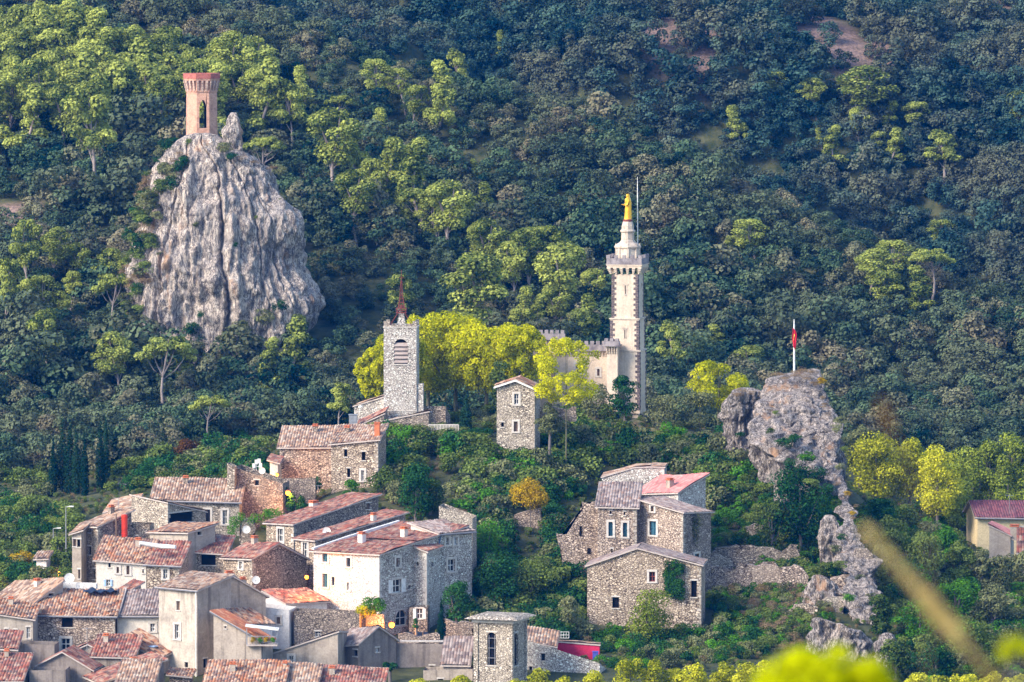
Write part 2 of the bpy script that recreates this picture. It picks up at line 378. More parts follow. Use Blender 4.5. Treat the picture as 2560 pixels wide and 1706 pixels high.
def add_pine(x,ytop,w,ybase,kind='round',label=None,D=None,group='pines on the forested hillside',lean=None):
    if D is None:
        h=hit(x,ybase+8) or P(x,ybase,830); D=h.y
    r0={'umbrella':3.3,'cone':2.0,'round':2.5,'tuft':2.1}[kind]
    for _k in range(14):
        Hm=9.6*w/ppm(D)/2/r0*{'umbrella':1.05,'cone':.95,'round':.95,'tuft':1.2}[kind]*(.72 if x>1700 else 1)
        if P(x,ytop,D).z-gz(P(x,ytop,D).x,D)>=Hm or D<722: break
        D-=2.0
    base=P(x,ybase,D); top=P(x,ytop,D); H=top.z-base.z
    g=gz(base.x,base.y); base.z=min(base.z,g+.2) if abs(base.z-g)<3 else base.z
    zb=gz(base.x,base.y)-.2; H=top.z-zb
    cm,tm=random.choice(PINE[kind])
    s=(1.15 if x<1700 else 1.2)*w/ppm(D)/2/r0; sz=H/9.6
    e=empty('pine_tree',(base.x,base.y,zb),label or 'light green pine with pale trunk rising above dark oaks on hillside','pine tree',group)
    e.scale=(s,s,sz); e.rotation_euler=(0,lean or 0,random.choice((0,.3,-.3,PI,2.8)))
    link('crown',cm,e); link('trunk',tm,e); return e
# distinct pines read from the photograph: x, top, crown width, base, kind
pl=[(22,180,75,375,'tuft'),(86,138,92,350,'tuft'),(226,197,118,385,'tuft'),(275,210,75,360,'round'),(305,140,100,325,'round'),(352,210,60,375,'tuft'),(408,155,75,315,'round'),(438,215,50,352,'round'),
(545,150,95,330,'round'),(600,160,90,320,'round'),(665,175,80,315,'round'),(560,85,110,240,'round'),(640,95,95,230,'round'),(690,205,75,320,'round'),(735,200,75,330,'tuft'),(770,165,60,300,'cone'),(700,230,70,360,'round'),(660,335,100,400,'umbrella'),
(1261,76,34,155,'cone'),(955,150,70,260,'round'),(1010,172,62,260,'round'),(1091,157,80,265,'cone'),(1152,122,60,230,'tuft'),(850,233,75,330,'umbrella'),(1030,215,60,300,'round'),
(838,275,135,490,'round'),(900,300,90,500,'cone'),(934,270,55,400,'cone'),(953,345,95,480,'cone'),(1060,355,110,510,'cone'),(1010,370,85,520,'cone'),(925,400,80,520,'round'),(890,430,100,540,'round'),(1125,455,120,565,'round'),(1050,463,110,580,'umbrella'),(1232,455,65,560,'cone'),(1100,500,80,600,'round'),(1180,400,30,470,'cone'),
(1221,551,95,670,'round'),(1350,555,128,700,'umbrella'),(1325,575,110,690,'round'),(1183,640,155,780,'round'),(1400,610,125,735,'round'),(1206,560,80,690,'round'),(1290,610,90,720,'round'),
(1294,717,62,820,'cone'),(1355,740,58,830,'cone'),(1393,717,75,830,'round'),(1496,735,80,850,'cone'),(1458,775,80,850,'round'),(1489,675,75,790,'round'),
(1924,180,55,255,'round'),(2138,170,130,295,'round'),(2043,198,65,275,'round'),(2215,252,48,320,'cone'),(2276,256,65,330,'round'),(1850,264,55,312,'cone'),(2096,318,62,408,'cone'),(2054,320,26,362,'cone'),(2222,318,60,392,'cone'),(2190,330,40,390,'round'),(2368,325,75,428,'tuft'),(2548,230,60,350,'round'),(2150,270,60,330,'round'),
(2368,551,65,640,'round'),(1890,550,85,645,'round'),(1840,590,40,640,'round'),(2173,626,100,745,'round'),(2253,603,90,720,'round'),(2330,615,110,760,'umbrella'),(2280,668,78,775,'cone'),(2210,680,85,770,'round'),
(1687,802,62,905,'tuft'),(1779,814,58,915,'cone'),(1730,840,60,920,'round'),(1870,865,78,960,'round'),
(69,542,68,780,'tuft'),(130,573,78,700,'round'),(197,609,58,700,'round'),(22,643,64,865,'tuft'),(60,700,60,790,'round'),(126,691,78,800,'round'),(180,680,48,760,'round'),(160,730,60,820,'round'),(111,772,72,940,'tuft'),
(375,800,38,860,'round'),(300,836,100,975,'round'),(715,787,95,955,'cone'),(690,850,70,960,'cone'),(350,880,60,970,'round'),(455,870,70,960,'round')]
for a in pl:
    add_pine(*a)
add_pine(287,676,114,865,'umbrella','flat topped umbrella pine with bent trunk left of the pale rock',group=None)
add_pine(295,626,85,705,'round')
e=add_pine(413,832,150,1045,'umbrella','spreading pine with forked leaning trunk below the foot of the pale rock',group=None)
e=add_pine(524,982,104,1095,'umbrella','low umbrella pine between the rock and the village roofs',group=None)
e=add_pine(997,680,58,845,'tuft','thin pine leaning over behind the stone bell tower',group=None,D=775)
e=add_pine(853,955,55,1075,'tuft','slim bright green pine left of the stone bell tower',group=None,D=735)
# the dense pine stand on the upper left slope
r=random.Random(5); cnt=0; stand=[]
def inpoly(x,y,pg):
    c=False; j=len(pg)-1
    for i in range(len(pg)):
        if (pg[i][1]>y)!=(pg[j][1]>y) and x<(pg[j][0]-pg[i][0])*(y-pg[i][1])/(pg[j][1]-pg[i][1]+1e-9)+pg[i][0]: c=not c
        j=i
    return c
pg=[(-60,10),(200,0),(330,60),(480,75),(620,105),(680,190),(540,180),(470,235),(300,215),(150,220),(-60,250)]
pts=[]
while cnt<105:
    x=r.uniform(-60,700); y=r.uniform(0,260)
    if inpoly(x,y,pg) and all(abs(x-a)>18 or abs(y-b)>13 for a,b in pts):
        pts.append((x,y)); cnt+=1
    elif r.random()<.0005: break
for x,y in pts: add_pine(x,y,r.uniform(65,110),y+r.uniform(95,130),r.choice(('round','round','round','cone')),group='pines on the forested hillside')

# ---------------- holm oaks: scatter over the hillside ----------------------------------------------
def px_of(X,Y,Z):
    # inverse of the photo mapping
    v=Vector((X,Y,Z-CZ)); dep=v.y*_c+v.z*_s; u=-v.y*_s+v.z*_c
    return 1280+F*v.x/dep, 853-F*u/dep
cand=[]; yy=706.0
rr=np.random.default_rng(3)
while yy<1085:
    hw=yy/F*2150
    n=int(2*hw/3.5)
    X=np.linspace(-hw,hw,n)+rr.uniform(-1.6,1.6,n); Y=yy+rr.uniform(-1.8,1.8,n)
    cand.append(np.stack([X,Y],1)); yy+=3.2 if yy<790 else (2.6 if yy<875 else (1.7 if yy<990 else 2.6))
cand=np.concatenate(cand); Zc=gz_arr(cand[:,0],cand[:,1])
keep=np.ones(len(cand),bool)
for a,b,r1,r2 in heath_spots: keep&=~((((cand[:,0]-a)/r1)**2+((cand[:,1]-b)/r2)**2<.95)&(rr.random(len(cand))<.7))
a,b,r1,r2=path_spot; keep&=((cand[:,0]-a)/r1)**2+((cand[:,1]-b)/r2)**2>.8
OAKS_RAW=(cand,Zc,keep)
# ---------------- limestone --------------------------------------------------------------------------
def rockmat(name,light,mid,dark,vert=.22,orange=True,sc_=1.0):
    m,nt,out=new_mat(name); sc_*=1.35
    v=pos_scaled(nt,(sc_,sc_,vert*sc_)); vi=pos_scaled(nt,(sc_,sc_,sc_))
    st=noise_(nt,v,1.5,9,.72); fine=noise_(nt,v,5.5,5,.7); big=noise_(nt,vi,.16,6,.6); cr=noise_(nt,vi,1.1,8,.75)
    c=mixc(nt,maprange(nt,st,.36,.6),mid,light)
    c=mixc(nt,math_(nt,'MULTIPLY',maprange(nt,fine,.47,.6),.8),c,dark)
    c=mixc(nt,math_(nt,'MULTIPLY',maprange(nt,big,.5,.62),.5),c,(.24,.235,.25))
    c=mixc(nt,math_(nt,'MULTIPLY',maprange(nt,cr,.56,.72),.65),c,dark)
    for sv,sc2,wd in (((1.3,1.3,.16),1.0,.032),((.8,.8,.5),.6,.018),((2.6,2.6,.4),1.2,.028)):
        k_=noise_(nt,pos_scaled(nt,sv),sc2,6,.6); k_=maprange(nt,math_(nt,'ABSOLUTE',math_(nt,'SUBTRACT',k_,.5)),0,wd); c=mixc(nt,k_,tuple(q*.9 for q in dark),c)
    if orange:
        o=noise_(nt,pos_scaled(nt,(.9,.9,.10)),.55,5,.6); c=mixc(nt,math_(nt,'MULTIPLY',maprange(nt,o,.58,.70),.75),c,(.40,.22,.11))
    gn=noise_(nt,vi,.5,5,.6); 
    c=mixc(nt,math_(nt,'MULTIPLY',maprange(nt,gn,.62,.7),.6),c,(.07,.07,.045))
    h=math_(nt,'ADD',math_(nt,'MULTIPLY',st,.6),math_(nt,'MULTIPLY',cr,.5))
    h=math_(nt,'ADD',h,math_(nt,'MULTIPLY',fine,.3))
    finish(nt,out,c,.9,bump(nt,h,.9,.5)); return m
M['rock']=rockmat('pale_limestone',(.78,.66,.55),(.44,.365,.31),(.10,.085,.085))
M['crag']=rockmat('weathered_limestone',(.60,.51,.45),(.29,.245,.215),(.06,.05,.045),.45)
from mathutils import noise as mn
def rock(name,prof,D,ratio,mat,label,disp=1.0,nz=90,nth=150,vert=.25,seed=0.,lean=0.,power=.75,zbelow=4,cracks=()):
    """prof: list of (y, x_left, x_right) in photo pixels, top first; a closed body standing at distance D"""
    ys_=[p[0] for p in prof]; rows=[]
    zs=np.linspace(ys_[0],ys_[-1],nz)
    xl=np.interp(zs,ys_,[p[1] for p in prof]); xr=np.interp(zs,ys_,[p[2] for p in prof])
    wmax=max((p[2]-p[1]) for p in prof)/ppm(D)
    cy=D+wmax*ratio*.5; allf=[]; fq=max(1.0,min(3.0,11/wmax)); ag=1.0 if wmax<20 else 0.6
    for i,y in enumerate(zs):
        t=i/(nz-1); cyy=cy+lean*(1-t); a=P(xl[i],y,cyy); b=P(xr[i],y,cyy); cx=(a.x+b.x)/2; hw=(b.x-a.x)/2; z=a.z
        dep=max(.2,min(hw*ratio,wmax*ratio*.5))
        row=[]
        for k in range(nth+1):
            th=2*PI*(k%nth)/nth; cs,sn=math.cos(th),math.sin(th)
            ex=math.copysign(abs(cs)**power,cs)*hw; ey=-math.copysign(abs(sn)**power,sn)*dep
            p=Vector((cx+ex,cyy+ey,z)); q=Vector((p.x*.55+seed,p.y*.55,p.z*vert*.55))*fq; q2=Vector((p.x*.14+seed,p.y*.14,p.z*.14))*fq
            q3=Vector((p.x*1.4+seed,p.y*1.4,p.z*vert*2))
            cell=mn.voronoi(Vector((p.x*.45+seed,p.y*.45,p.z*.3))*fq)[0]; q4=Vector((p.x*1.1+seed*2,p.y*1.1,p.z*.13))
            cb=mn.voronoi(Vector((p.x*.13+seed,p.y*.13,p.z*.09)))[0]
            f=(cb[1]-cb[0])*2.2*(1 if wmax>15 else 0)+(mn.ridged_multi_fractal(q,1,2,5,.9,2)-1.2)*.34+mn.noise(q2)*1.7+mn.noise(q3)*.35+mn.noise(Vector((p.x*2.3+seed,p.y*2.3,p.z*.9)))*.28+(cell[1]-cell[0])*1.25*ag-abs(mn.noise(q4))*.5*(1 if vert<.3 else .3)
            for u0,dr_,wd,dp in cracks:
                if sn>0: f-=dp*math.exp(-((cs-u0-dr_*(t-.5)-.05*mn.noise(Vector((u0*9,t*7,seed)))-.015*mn.noise(Vector((u0*9,t*40,seed))))/wd)**2)
            st=math.floor((p.z+mn.noise(q2)*5)/3.2); f+=.35*mn.noise(Vector((st*3.7+seed,th*2,0)))
            n=Vector((cs,-sn*1.2,.1)); kk=disp*min(1,hw/1.7)*min(1,.3+4*t); allf.append(f)
            row.append((p,n,f,kk,mn.noise(q*1.3)*.5*kk))
        rows.append(row)
    fm=sum(allf)/len(allf)+.25
    rows=[[p+n*max(-2.2,min(2.2,f-fm))*kk+Vector((0,0,dz)) for p,n,f,kk,dz in row] for row in rows]
    low=rows[-1]; rows.append([p+Vector((0,0,-zbelow)) for p in low])
    top=rows[0]; c=sum(top,Vector())/len(top)+Vector((0,0,.25*disp)); 
    b=MB(); mid=[c.lerp(p,.5)+Vector((0,0,.1*disp)) for p in top]
    b.grid([[c]*(nth+1),mid]+rows)
    base=Vector((c.x,cy,rows[-1][0].z))
    o=b.build(name,mat,None,base,smooth=False); 
    bm=bmesh.new(); bm.from_mesh(o.data); bmesh.ops.remove_doubles(bm,verts=bm.verts,dist=.002); bmesh.ops.recalc_face_normals(bm,faces=bm.faces); bm.to_mesh(o.data); bm.free()
    for f in o.data.polygons: f.use_smooth=True
    tag(o,label,'rock'); return o
rockprof=[(338,462,548),(352,440,562),(368,428,585),(392,414,632),(420,400,668),(445,388,688),(475,374,704),(510,358,720),(550,344,736),(600,330,752),(640,322,763),(690,312,770),(735,304,779),(765,302,780),(800,306,774),(850,314,762),(940,322,745)]
big=rock('limestone_rock',rockprof,766,.62,M['rock'],'huge pale grey limestone rock carrying the red brick tower',1.0,250,480,.2,3.3,zbelow=9,cracks=((-.5,-.2,.012,1.1),(.06,.10,.011,1.2),(.13,.2,.05,-.6),(.46,.2,.009,.7),(-.74,-.1,.014,.7),(-.3,-.05,.06,-.5),(.68,.2,.008,.6)))
rock('limestone_spur',[(283,575,592),(300,566,600),(330,556,606),(372,560,610),(420,560,610)],772,.7,M['rock'],'small pale rock spike just right of the brick tower',.35,40,60,.5,9.)
for x_,y_,w_,l_ in ((520,862,26,'pale boulder touching the foot of the big rock'),(545,885,24,'white boulder in the trees midway below the big rock'),(566,905,20,'small white boulder among the trees, lowest of the fallen rocks'),(498,850,20,'small grey boulder left of the fallen white rocks')):
    bd_=hit(x_,y_+45).y; rock('boulder',[(y_-14,x_-w_*.3,x_+w_*.2),(y_-6,x_-w_*.5,x_+w_*.4),(y_+10,x_-w_*.6,x_+w_*.6),(y_+30,x_-w_*.6,x_+w_*.7)],bd_,.7,M['rock'],l_,.5,30,40,.8,x_*.1)
# right hand crag with the flag
cr1=[(926,2012,2052),(936,1952,2060),(948,1920,2066),(975,1902,2070),(1005,1887,2080),(1040,1872,2092),(1075,1868,2104),(1110,1880,2113),(1140,1930,2115),(1163,1990,2114),(1190,2050,2117),(1215,2098,2118),(1235,2086,2127),(1258,2104,2124),(1280,2084,2142),(1298,2110,2136),(1316,2098,2162),(1345,2078,2168),(1372,2100,2158),(1400,2086,2186),(1440,2124,2174),(1480,2106,2194),(1540,2130,2200)]
rock('limestone_crag',cr1,616,.42,M['crag'],'craggy grey limestone ridge with the flagpole on its summit',.8,260,200,.5,41.,power=.9,zbelow=5,lean=46)
rock('limestone_crag',[(1085,1880,1960),(1100,1865,2010),(1130,1860,2040),(1170,1880,2060),(1230,1920,2080),(1300,1940,2090)],655,.35,M['crag'],'broken lower face of the crag among dark shrubs',.7,80,140,.6,45.,power=.9,zbelow=4)
cr2=[(974,1838,1892),(980,1830,1905),(1010,1820,1915),(1045,1812,1908),(1080,1806,1915),(1120,1800,1925),(1180,1800,1925)]
rock('limestone_crag',cr2,662,.6,M['crag'],'lower rock knob with small carved niches left of the flag crag',.85,100,180,.5,51.,power=.9,zbelow=5)
rock('limestone_crag',[(1070,1995,2040),(1085,1985,2085),(1110,1975,2104),(1150,1980,2113),(1200,1990,2116),(1260,1990,2116)],657,.6,M['crag'],'grey rock step just below the flag crag',.6,70,110,.5,61.,zbelow=5)
rock('rock_outcrop',[(1548,2028,2060),(1560,2018,2112),(1580,2012,2152),(1612,2016,2172),(1650,2020,2180),(1680,2020,2180)],605,.35,M['crag'],'grey rock ledges behind the blurred bush at the foot of the ridge',.7,90,140,.6,91.,power=.9)
rock('rock_outcrop',[(1586,2202,2232),(1608,2188,2246),(1650,2188,2262),(1720,2190,2270),(1750,2190,2270)],604,.6,M['crag'],'upright grey rock at the very foot of the ridge, lowest of the outcrops',.6,90,90,.6,97.,power=.9)
rock('rock_outcrop',[(1440,2030,2060),(1455,2012,2085),(1480,2005,2110),(1530,2000,2120)],622,.5,M['crag'],'broken grey rock left of the ridge wall among shrubs',.5,50,80,.6,99.,power=.9)
rock('rock_outcrop',[(1290,2060,2085),(1305,2050,2100),(1340,2045,2110),(1400,2050,2110)],636,.5,M['crag'],'small grey outcrop left of the narrow part of the ridge',.5,50,70,.6,103.,power=.9)
rock('boulder_outcrop',[(1122,1950,1972),(1135,1940,1985),(1160,1935,1990)],650,.7,M['crag'],'pale boulder half buried in shrubs under the flag crag',.25,30,50,.8,101.)
rock('boulder_outcrop',[(1035,1560,1600),(1050,1520,1660),(1066,1500,1700),(1080,1500,1700)],690,.3,M['crag'],'low broken stones at the foot of the statue tower',.3,30,90,1.,111.)
# ----- place the oaks now the rocks are known
cand,Zc,keep=OAKS_RAW
avoid=[(P(560,600,770).x,776,13,9)]
for a,b,r1,r2 in avoid: keep&=((cand[:,0]-a)/r1)**2+((cand[:,1]-b)/r2)**2>1
# keep the village hill and its back free
vx=(cand[:,0]*F/cand[:,1]+1280)
keep&=~((cand[:,1]<722)&(vx>430))
cand=cand[keep]; Zc=Zc[keep]
order=np.argsort(cand[:,1]); cand=cand[order]; Zc=Zc[order]
px=np.array([px_of(*c,z+2.0) for c,z in zip(cand,Zc)])
infr=(px[:,0]>-20)&(px[:,0]<2580)&(px[:,1]>-20)&(px[:,1]<1240)
ind=np.nonzero(infr)[0][:300]
rest=np.setdiff1d(np.arange(len(cand)),ind)
ro=random.Random(11)
for i in ind:
    x,y=cand[i]; s=ro.uniform(1.15,1.8)
    o=link('holm_oak',ro.choice(oakM),None,(x,y,float(Zc[i])-.35)); o.scale=(s,s,s*ro.uniform(.85,1.25)); o.rotation_euler=(0,0,ro.uniform(0,2*PI))
    tag(o,'dark holm oak in the nearest ranks of the wood behind the village','tree','holm oaks at the foot of the hillside')
pc=bpy.data.collections.new('oak_kinds')
for m_ in oakM:
    o=bpy.data.objects.new('holm_oak_crown',m_); pc.objects.link(o)
def gn_scatter(obj,coll,seed=0):
    ng=bpy.data.node_groups.new('scatter','GeometryNodeTree')
    ng.interface.new_socket('Geometry',in_out='INPUT',socket_type='NodeSocketGeometry'); ng.interface.new_socket('Geometry',in_out='OUTPUT',socket_type='NodeSocketGeometry')
    n=ng.nodes; gi=n.new('NodeGroupInput'); go_=n.new('NodeGroupOutput'); ip=n.new('GeometryNodeInstanceOnPoints'); ci=n.new('GeometryNodeCollectionInfo')
    ci.inputs[0].default_value=coll; ci.inputs[1].default_value=True; ci.inputs[2].default_value=True
    sa=n.new('GeometryNodeInputNamedAttribute'); sa.data_type='FLOAT'; sa.inputs[0].default_value='size'
    ta=n.new('GeometryNodeInputNamedAttribute'); ta.data_type='FLOAT'; ta.inputs[0].default_value='turn'
    cx=n.new('ShaderNodeCombineXYZ'); ng.links.new(ta.outputs[0],cx.inputs[2])
    e2r=n.new('FunctionNodeEulerToRotation'); ng.links.new(cx.outputs[0],e2r.inputs[0])
    ri=n.new('FunctionNodeRandomValue'); ri.data_type='INT'
    ii=[s for s in ri.inputs if s.type=='INT']; ii[0].default_value=0; ii[1].default_value=len(coll.objects)-1
    ro_=[s for s in ri.outputs if s.type=='INT'][0]
    ng.links.new(gi.outputs[0],ip.inputs['Points']); ng.links.new(ci.outputs[0],ip.inputs['Instance']); ip.inputs['Pick Instance'].default_value=True
    ng.links.new(ro_,ip.inputs['Instance Index']); ng.links.new(e2r.outputs[0],ip.inputs['Rotation']); ng.links.new(sa.outputs[0],ip.inputs['Scale'])
    ng.links.new(ip.outputs[0],go_.inputs[0]); md=obj.modifiers.new('scatter','NODES'); md.node_group=ng

big_n=np.sin(cand[:,0]*.09)+np.cos(cand[:,1]*.07+cand[:,0]*.04)
scl_all=rr.uniform(.9,1.7,len(cand))*(1+.15*big_n)*np.where(rr.random(len(cand))<.14,1.5,1)
def forest(name,ids,coll,label):
    k=len(ids); me=bpy.data.meshes.new(name); me.vertices.add(k); me.vertices.foreach_set('co',np.stack([cand[ids,0],cand[ids,1],Zc[ids]-.35],1).ravel())
    a_=me.attributes.new('size','FLOAT','POINT'); a_.data.foreach_set('value',scl_all[ids]); a_=me.attributes.new('turn','FLOAT','POINT'); a_.data.foreach_set('value',rr.uniform(0,6.28,k)); me.update()
    o=link(name,me); tag(o,label,'forest',kind='stuff'); gn_scatter(o,coll)
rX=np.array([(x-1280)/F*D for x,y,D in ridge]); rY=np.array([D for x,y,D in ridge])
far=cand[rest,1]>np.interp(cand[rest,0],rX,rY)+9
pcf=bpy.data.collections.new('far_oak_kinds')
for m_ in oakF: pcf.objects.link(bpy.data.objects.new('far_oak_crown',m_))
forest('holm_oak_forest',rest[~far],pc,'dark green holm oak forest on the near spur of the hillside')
forest('far_oak_forest',rest[far],pcf,'oak forest in painted blue green shade on the farther slope behind the ridge')
# ---------------- village materials -------------------------------------------------------------------
M['st_pale']=stone('pale_rubble_stone',(.70,.60,.48),(.38,.32,.26),(.11,.09,.07),.25,.25)
M['st_white']=stone('whitewashed_rubble_stone',(.80,.74,.66),(.50,.44,.39),(.17,.14,.12),.27,.18)
M['st_chalk']=stone('limewashed_stone_wall',(.86,.81,.76),(.68,.61,.56),(.36,.32,.29),.27,.2)
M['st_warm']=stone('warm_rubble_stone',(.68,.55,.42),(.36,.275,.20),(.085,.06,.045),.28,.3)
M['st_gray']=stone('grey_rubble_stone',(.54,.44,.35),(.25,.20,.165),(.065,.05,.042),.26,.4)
M['st_brown']=stone('brown_rubble_stone',(.66,.52,.41),(.34,.255,.20),(.085,.06,.048),.28,.3)
M['st_dry']=stone('dry_stone',(.56,.46,.36),(.26,.20,.155),(.08,.062,.05),.30,.4,2.2)
M['st_stain']=stone('dark_streaked_rubble',(.50,.41,.34),(.26,.205,.165),(.09,.07,.055),.3,.95,1.55,(.06,.045,.04))
M['quoinp']=stone('corner_stone',(.58,.51,.43),(.46,.39,.32),(.3,.25,.2),.5,.3)
M['pl_yellow']=plaster('yellow_render',(.72,.58,.34),(.5,.38,.22),.2,.2)
M['pl_beige']=plaster('beige_plaster',(.50,.43,.35),(.26,.215,.18),.4,.45)
M['pl_cream']=plaster('cream_plaster',(.72,.65,.55),(.45,.38,.31),.25,.3)
M['pl_grey']=plaster('streaked_grey_plaster',(.47,.395,.32),(.18,.145,.12),.7,.55)
M['pl_dark']=plaster('dark_weathered_plaster',(.31,.26,.225),(.13,.105,.095),.6,.5)
M['pl_white']=plaster('white_render',(.80,.77,.72),(.52,.47,.43),.2,.25)
M['pl_stain']=plaster('stained_cream_plaster',(.60,.52,.42),(.21,.18,.155),.7,.6)
TC=[(.36,.14,.07),(.44,.21,.115),(.24,.11,.07),(.47,.28,.17),(.14,.075,.055),(.40,.17,.085),(.29,.18,.13),(.52,.34,.23)]
TR=[(.34,.105,.07),(.27,.085,.06),(.37,.17,.11),(.19,.07,.055),(.31,.13,.09),(.12,.055,.045),(.40,.25,.18)]
TP=[(.43,.28,.19),(.47,.34,.25),(.31,.19,.13),(.40,.22,.13),(.24,.14,.10),(.48,.38,.29),(.19,.12,.09)]
TG=[(.27,.20,.175),(.20,.15,.135),(.33,.25,.22),(.16,.12,.115),(.24,.15,.12),(.36,.29,.26)]
M['t_mix']=tile('mixed_canal_tiles',TC,lich=.45); M['t_red']=tile('red_canal_tiles',TR,lich=.45); M['t_pale']=tile('pale_canal_tiles',TP,(.42,.35,.29),.4)
M['t_grey']=tile('grey_brown_canal_tiles',TG,(.3,.27,.25),.5); M['t_orange']=tile('orange_canal_tiles',[(.55,.20,.09),(.5,.16,.08),(.58,.27,.15),(.45,.15,.08)],lich=.15)
M['t_pink']=tile('new_pink_tiles',[(.62,.25,.22),(.58,.22,.20),(.65,.30,.26),(.55,.2,.18)],lich=.1)
M['t_purple']=tile('dark_purple_tiles',[(.16,.055,.07),(.20,.07,.085),(.12,.045,.06)],lich=.15)
M['mortar']=plain('pale_mortar',(.50,.42,.37),.9); M['white']=plain('white_paint',(.78,.76,.72),.6); M['zinc']=plain('zinc_gutter',(.22,.22,.24),.5,.3)
M['pane']=plain('dark_glass',(.02,.025,.035),.15,0,.5,.3); M['void']=plain('dark_interior',(.012,.011,.012),.95,0,0,.3)
M['frame']=plain('white_window_frame',(.74,.72,.68),.6); M['wood']=plain('weathered_wood',(.20,.13,.09),.8); M['redwood']=plain('red_brown_paint',(.24,.055,.045),.7)
M['teal']=plain('teal_blue_paint',(.035,.12,.17),.6); M['bluesh']=plain('pale_blue_paint',(.36,.50,.72),.6); M['surround']=plain('dressed_stone',(.58,.52,.46),.85)
M['iron']=plain('rusty_iron',(.22,.06,.045),.8,.2); M['grey']=plain('grey_metal',(.33,.33,.35),.5,.4); M['red']=plain('bright_red_paint',(.72,.05,.02),.5); M['tarp']=plain('dark_blue_tarpaulin',(.018,.03,.06),.5)
M['crimson']=plaster('crimson_render',(.62,.035,.10),(.40,.02,.06),.3,.4); M['terracotta']=plain('terracotta',(.55,.16,.07),.8)
HOUSES={}
def cross_t(o,a,x,y):
    """distance t along horizontal direction a from o where the sight plane of photo column x cuts it"""
    r=ray(x,y)[0]; return (r*o.y-o.x)/(a.x-r*a.y)
def pw(br,t):
    for i in range(len(br)-1):
        (a,za),(b,zb)=br[i],br[i+1]
        if t<=b or i==len(br)-2: return za+(zb-za)*(t-a)/(b-a)
def house(name,label,cat,N,L,R,th,D,walls='st_pale',roof='t_mix',wl=None,wr=None,wallr=None,wins=(),ov=.3,base=None,depth=2.5,Rm=None,Lm=None,tiles=True,gut=False,group=None,axis=None,par=None,cornice=None):
    """near corner N and the top profiles of the walls running away to the left (L) and right (R), all in photo pixels;
       Rm/Lm give a profile as (metres, rise) where a wall is seen too edge-on to measure"""
    th=math.radians(th); a=Vector((-math.cos(th),math.sin(th),0)); b=Vector((math.sin(th),math.cos(th),0))
    n3=P(N[0],N[1],D); o=Vector((n3.x,n3.y,0)); zN=n3.z
    def prof(pts,dr,mtr):
        if mtr: return [(0,0)]+[(t,dz) for t,dz in mtr]
        out=[(0,0)]
        for x,y in pts:
            t=cross_t(o,dr,x,y); q=o+dr*t; out.append((t,P(x,y,q.y).z-zN))
        return out
    fa=prof(L,a,Lm); fb=prof(R,b,Rm); wl=fa[-1][0]; wr=fb[-1][0]
    assert wl>0 and wr>0,(name,wl,wr)
    H=lambda s,t: zN+pw(fa,s)+pw(fb,t)
    pt=lambda s,t,z: o+a*s+b*t+Vector((0,0,z))
    if base is None: zb=min(gz(*pt(s,t,0).xy) for s in (0,wl) for t in (0,wr))-.6
    else: zb=P(N[0],base,D).z
    zb=min(zb,zN-1.5)
    e=empty(name,(o.x,o.y,zb),label,cat,group); e['_']=0; del e['_']
    # resolve windows on the two visible walls
    res={0:[],1:[]}
    for wn in wins:
        side,x,y,w,h,kind=wn[:6]; si=0 if side=='L' else 1; dr=a if si==0 else b
        t=cross_t(o,dr,x,y); q=o+dr*t; z=P(x,y,q.y).z; hp=h/ppm(q.y)
        t1=cross_t(o,dr,x-w/2,y); t2=cross_t(o,dr,x+w/2,y); w_=abs(t2-t1); 
        w_=min(w_,hp*1.6 if h>=w else w_)
        ln=wl if si==0 else wr
        t=max(w_/2+.1,min(ln-w_/2-.1,t)); res[si].append([t-w_/2,t+w_/2,z-hp/2,z+hp/2,kind])
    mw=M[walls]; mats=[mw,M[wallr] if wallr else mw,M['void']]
    wb=MB()
    def wall(org,dr,ln,hf,brs,holes,mi,nrm):
        cuts=sorted(set([0,ln]+[t for t in brs if 0<t<ln]+[h[0] for h in holes]+[h[1] for h in holes]))
        for x0,x1 in zip(cuts,cuts[1:]):
            if x1-x0<1e-5: continue
            xm=(x0+x1)/2; zt0,zt1=hf(x0),hf(x1); z=zb
            for hh in sorted([h for h in holes if h[0]<xm<h[1]],key=lambda h:h[2]):
                hh[3]=min(hh[3],min(zt0,zt1)-.15); hh[2]=min(hh[2],hh[3]-.2)
                f=lambda t,zz: org+dr*t+Vector((0,0,zz))
                if hh[2]>z: wb.poly([f(x0,z),f(x1,z),f(x1,hh[2]),f(x0,hh[2])],mi)
                z=hh[3]
            f=lambda t,zz: org+dr*t+Vector((0,0,zz))
            wb.poly([f(x0,z),f(x1,z),f(x1,zt1),f(x0,zt0)],mi)
        for h in holes:
            q=[(h[0],h[2]),(h[1],h[2]),(h[1],h[3]),(h[0],h[3])]
            for i in range(4):
                p0,p1=q[i],q[(i+1)%4]; A0=org+dr*p0[0]+Vector((0,0,p0[1])); A1=org+dr*p1[0]+Vector((0,0,p1[1])); wb.poly([A0,A1,A1-nrm*.28,A0-nrm*.28],mi)
    kt=[x for x,_ in fb]; ks=[x for x,_ in fa]
    wall(o,a,wl,lambda s:H(s,0),ks,res[0],0,-b)
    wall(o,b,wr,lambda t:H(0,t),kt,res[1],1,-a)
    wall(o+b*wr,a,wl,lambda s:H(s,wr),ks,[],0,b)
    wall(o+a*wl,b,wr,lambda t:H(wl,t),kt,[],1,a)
    wb.build('wall',mats,e)
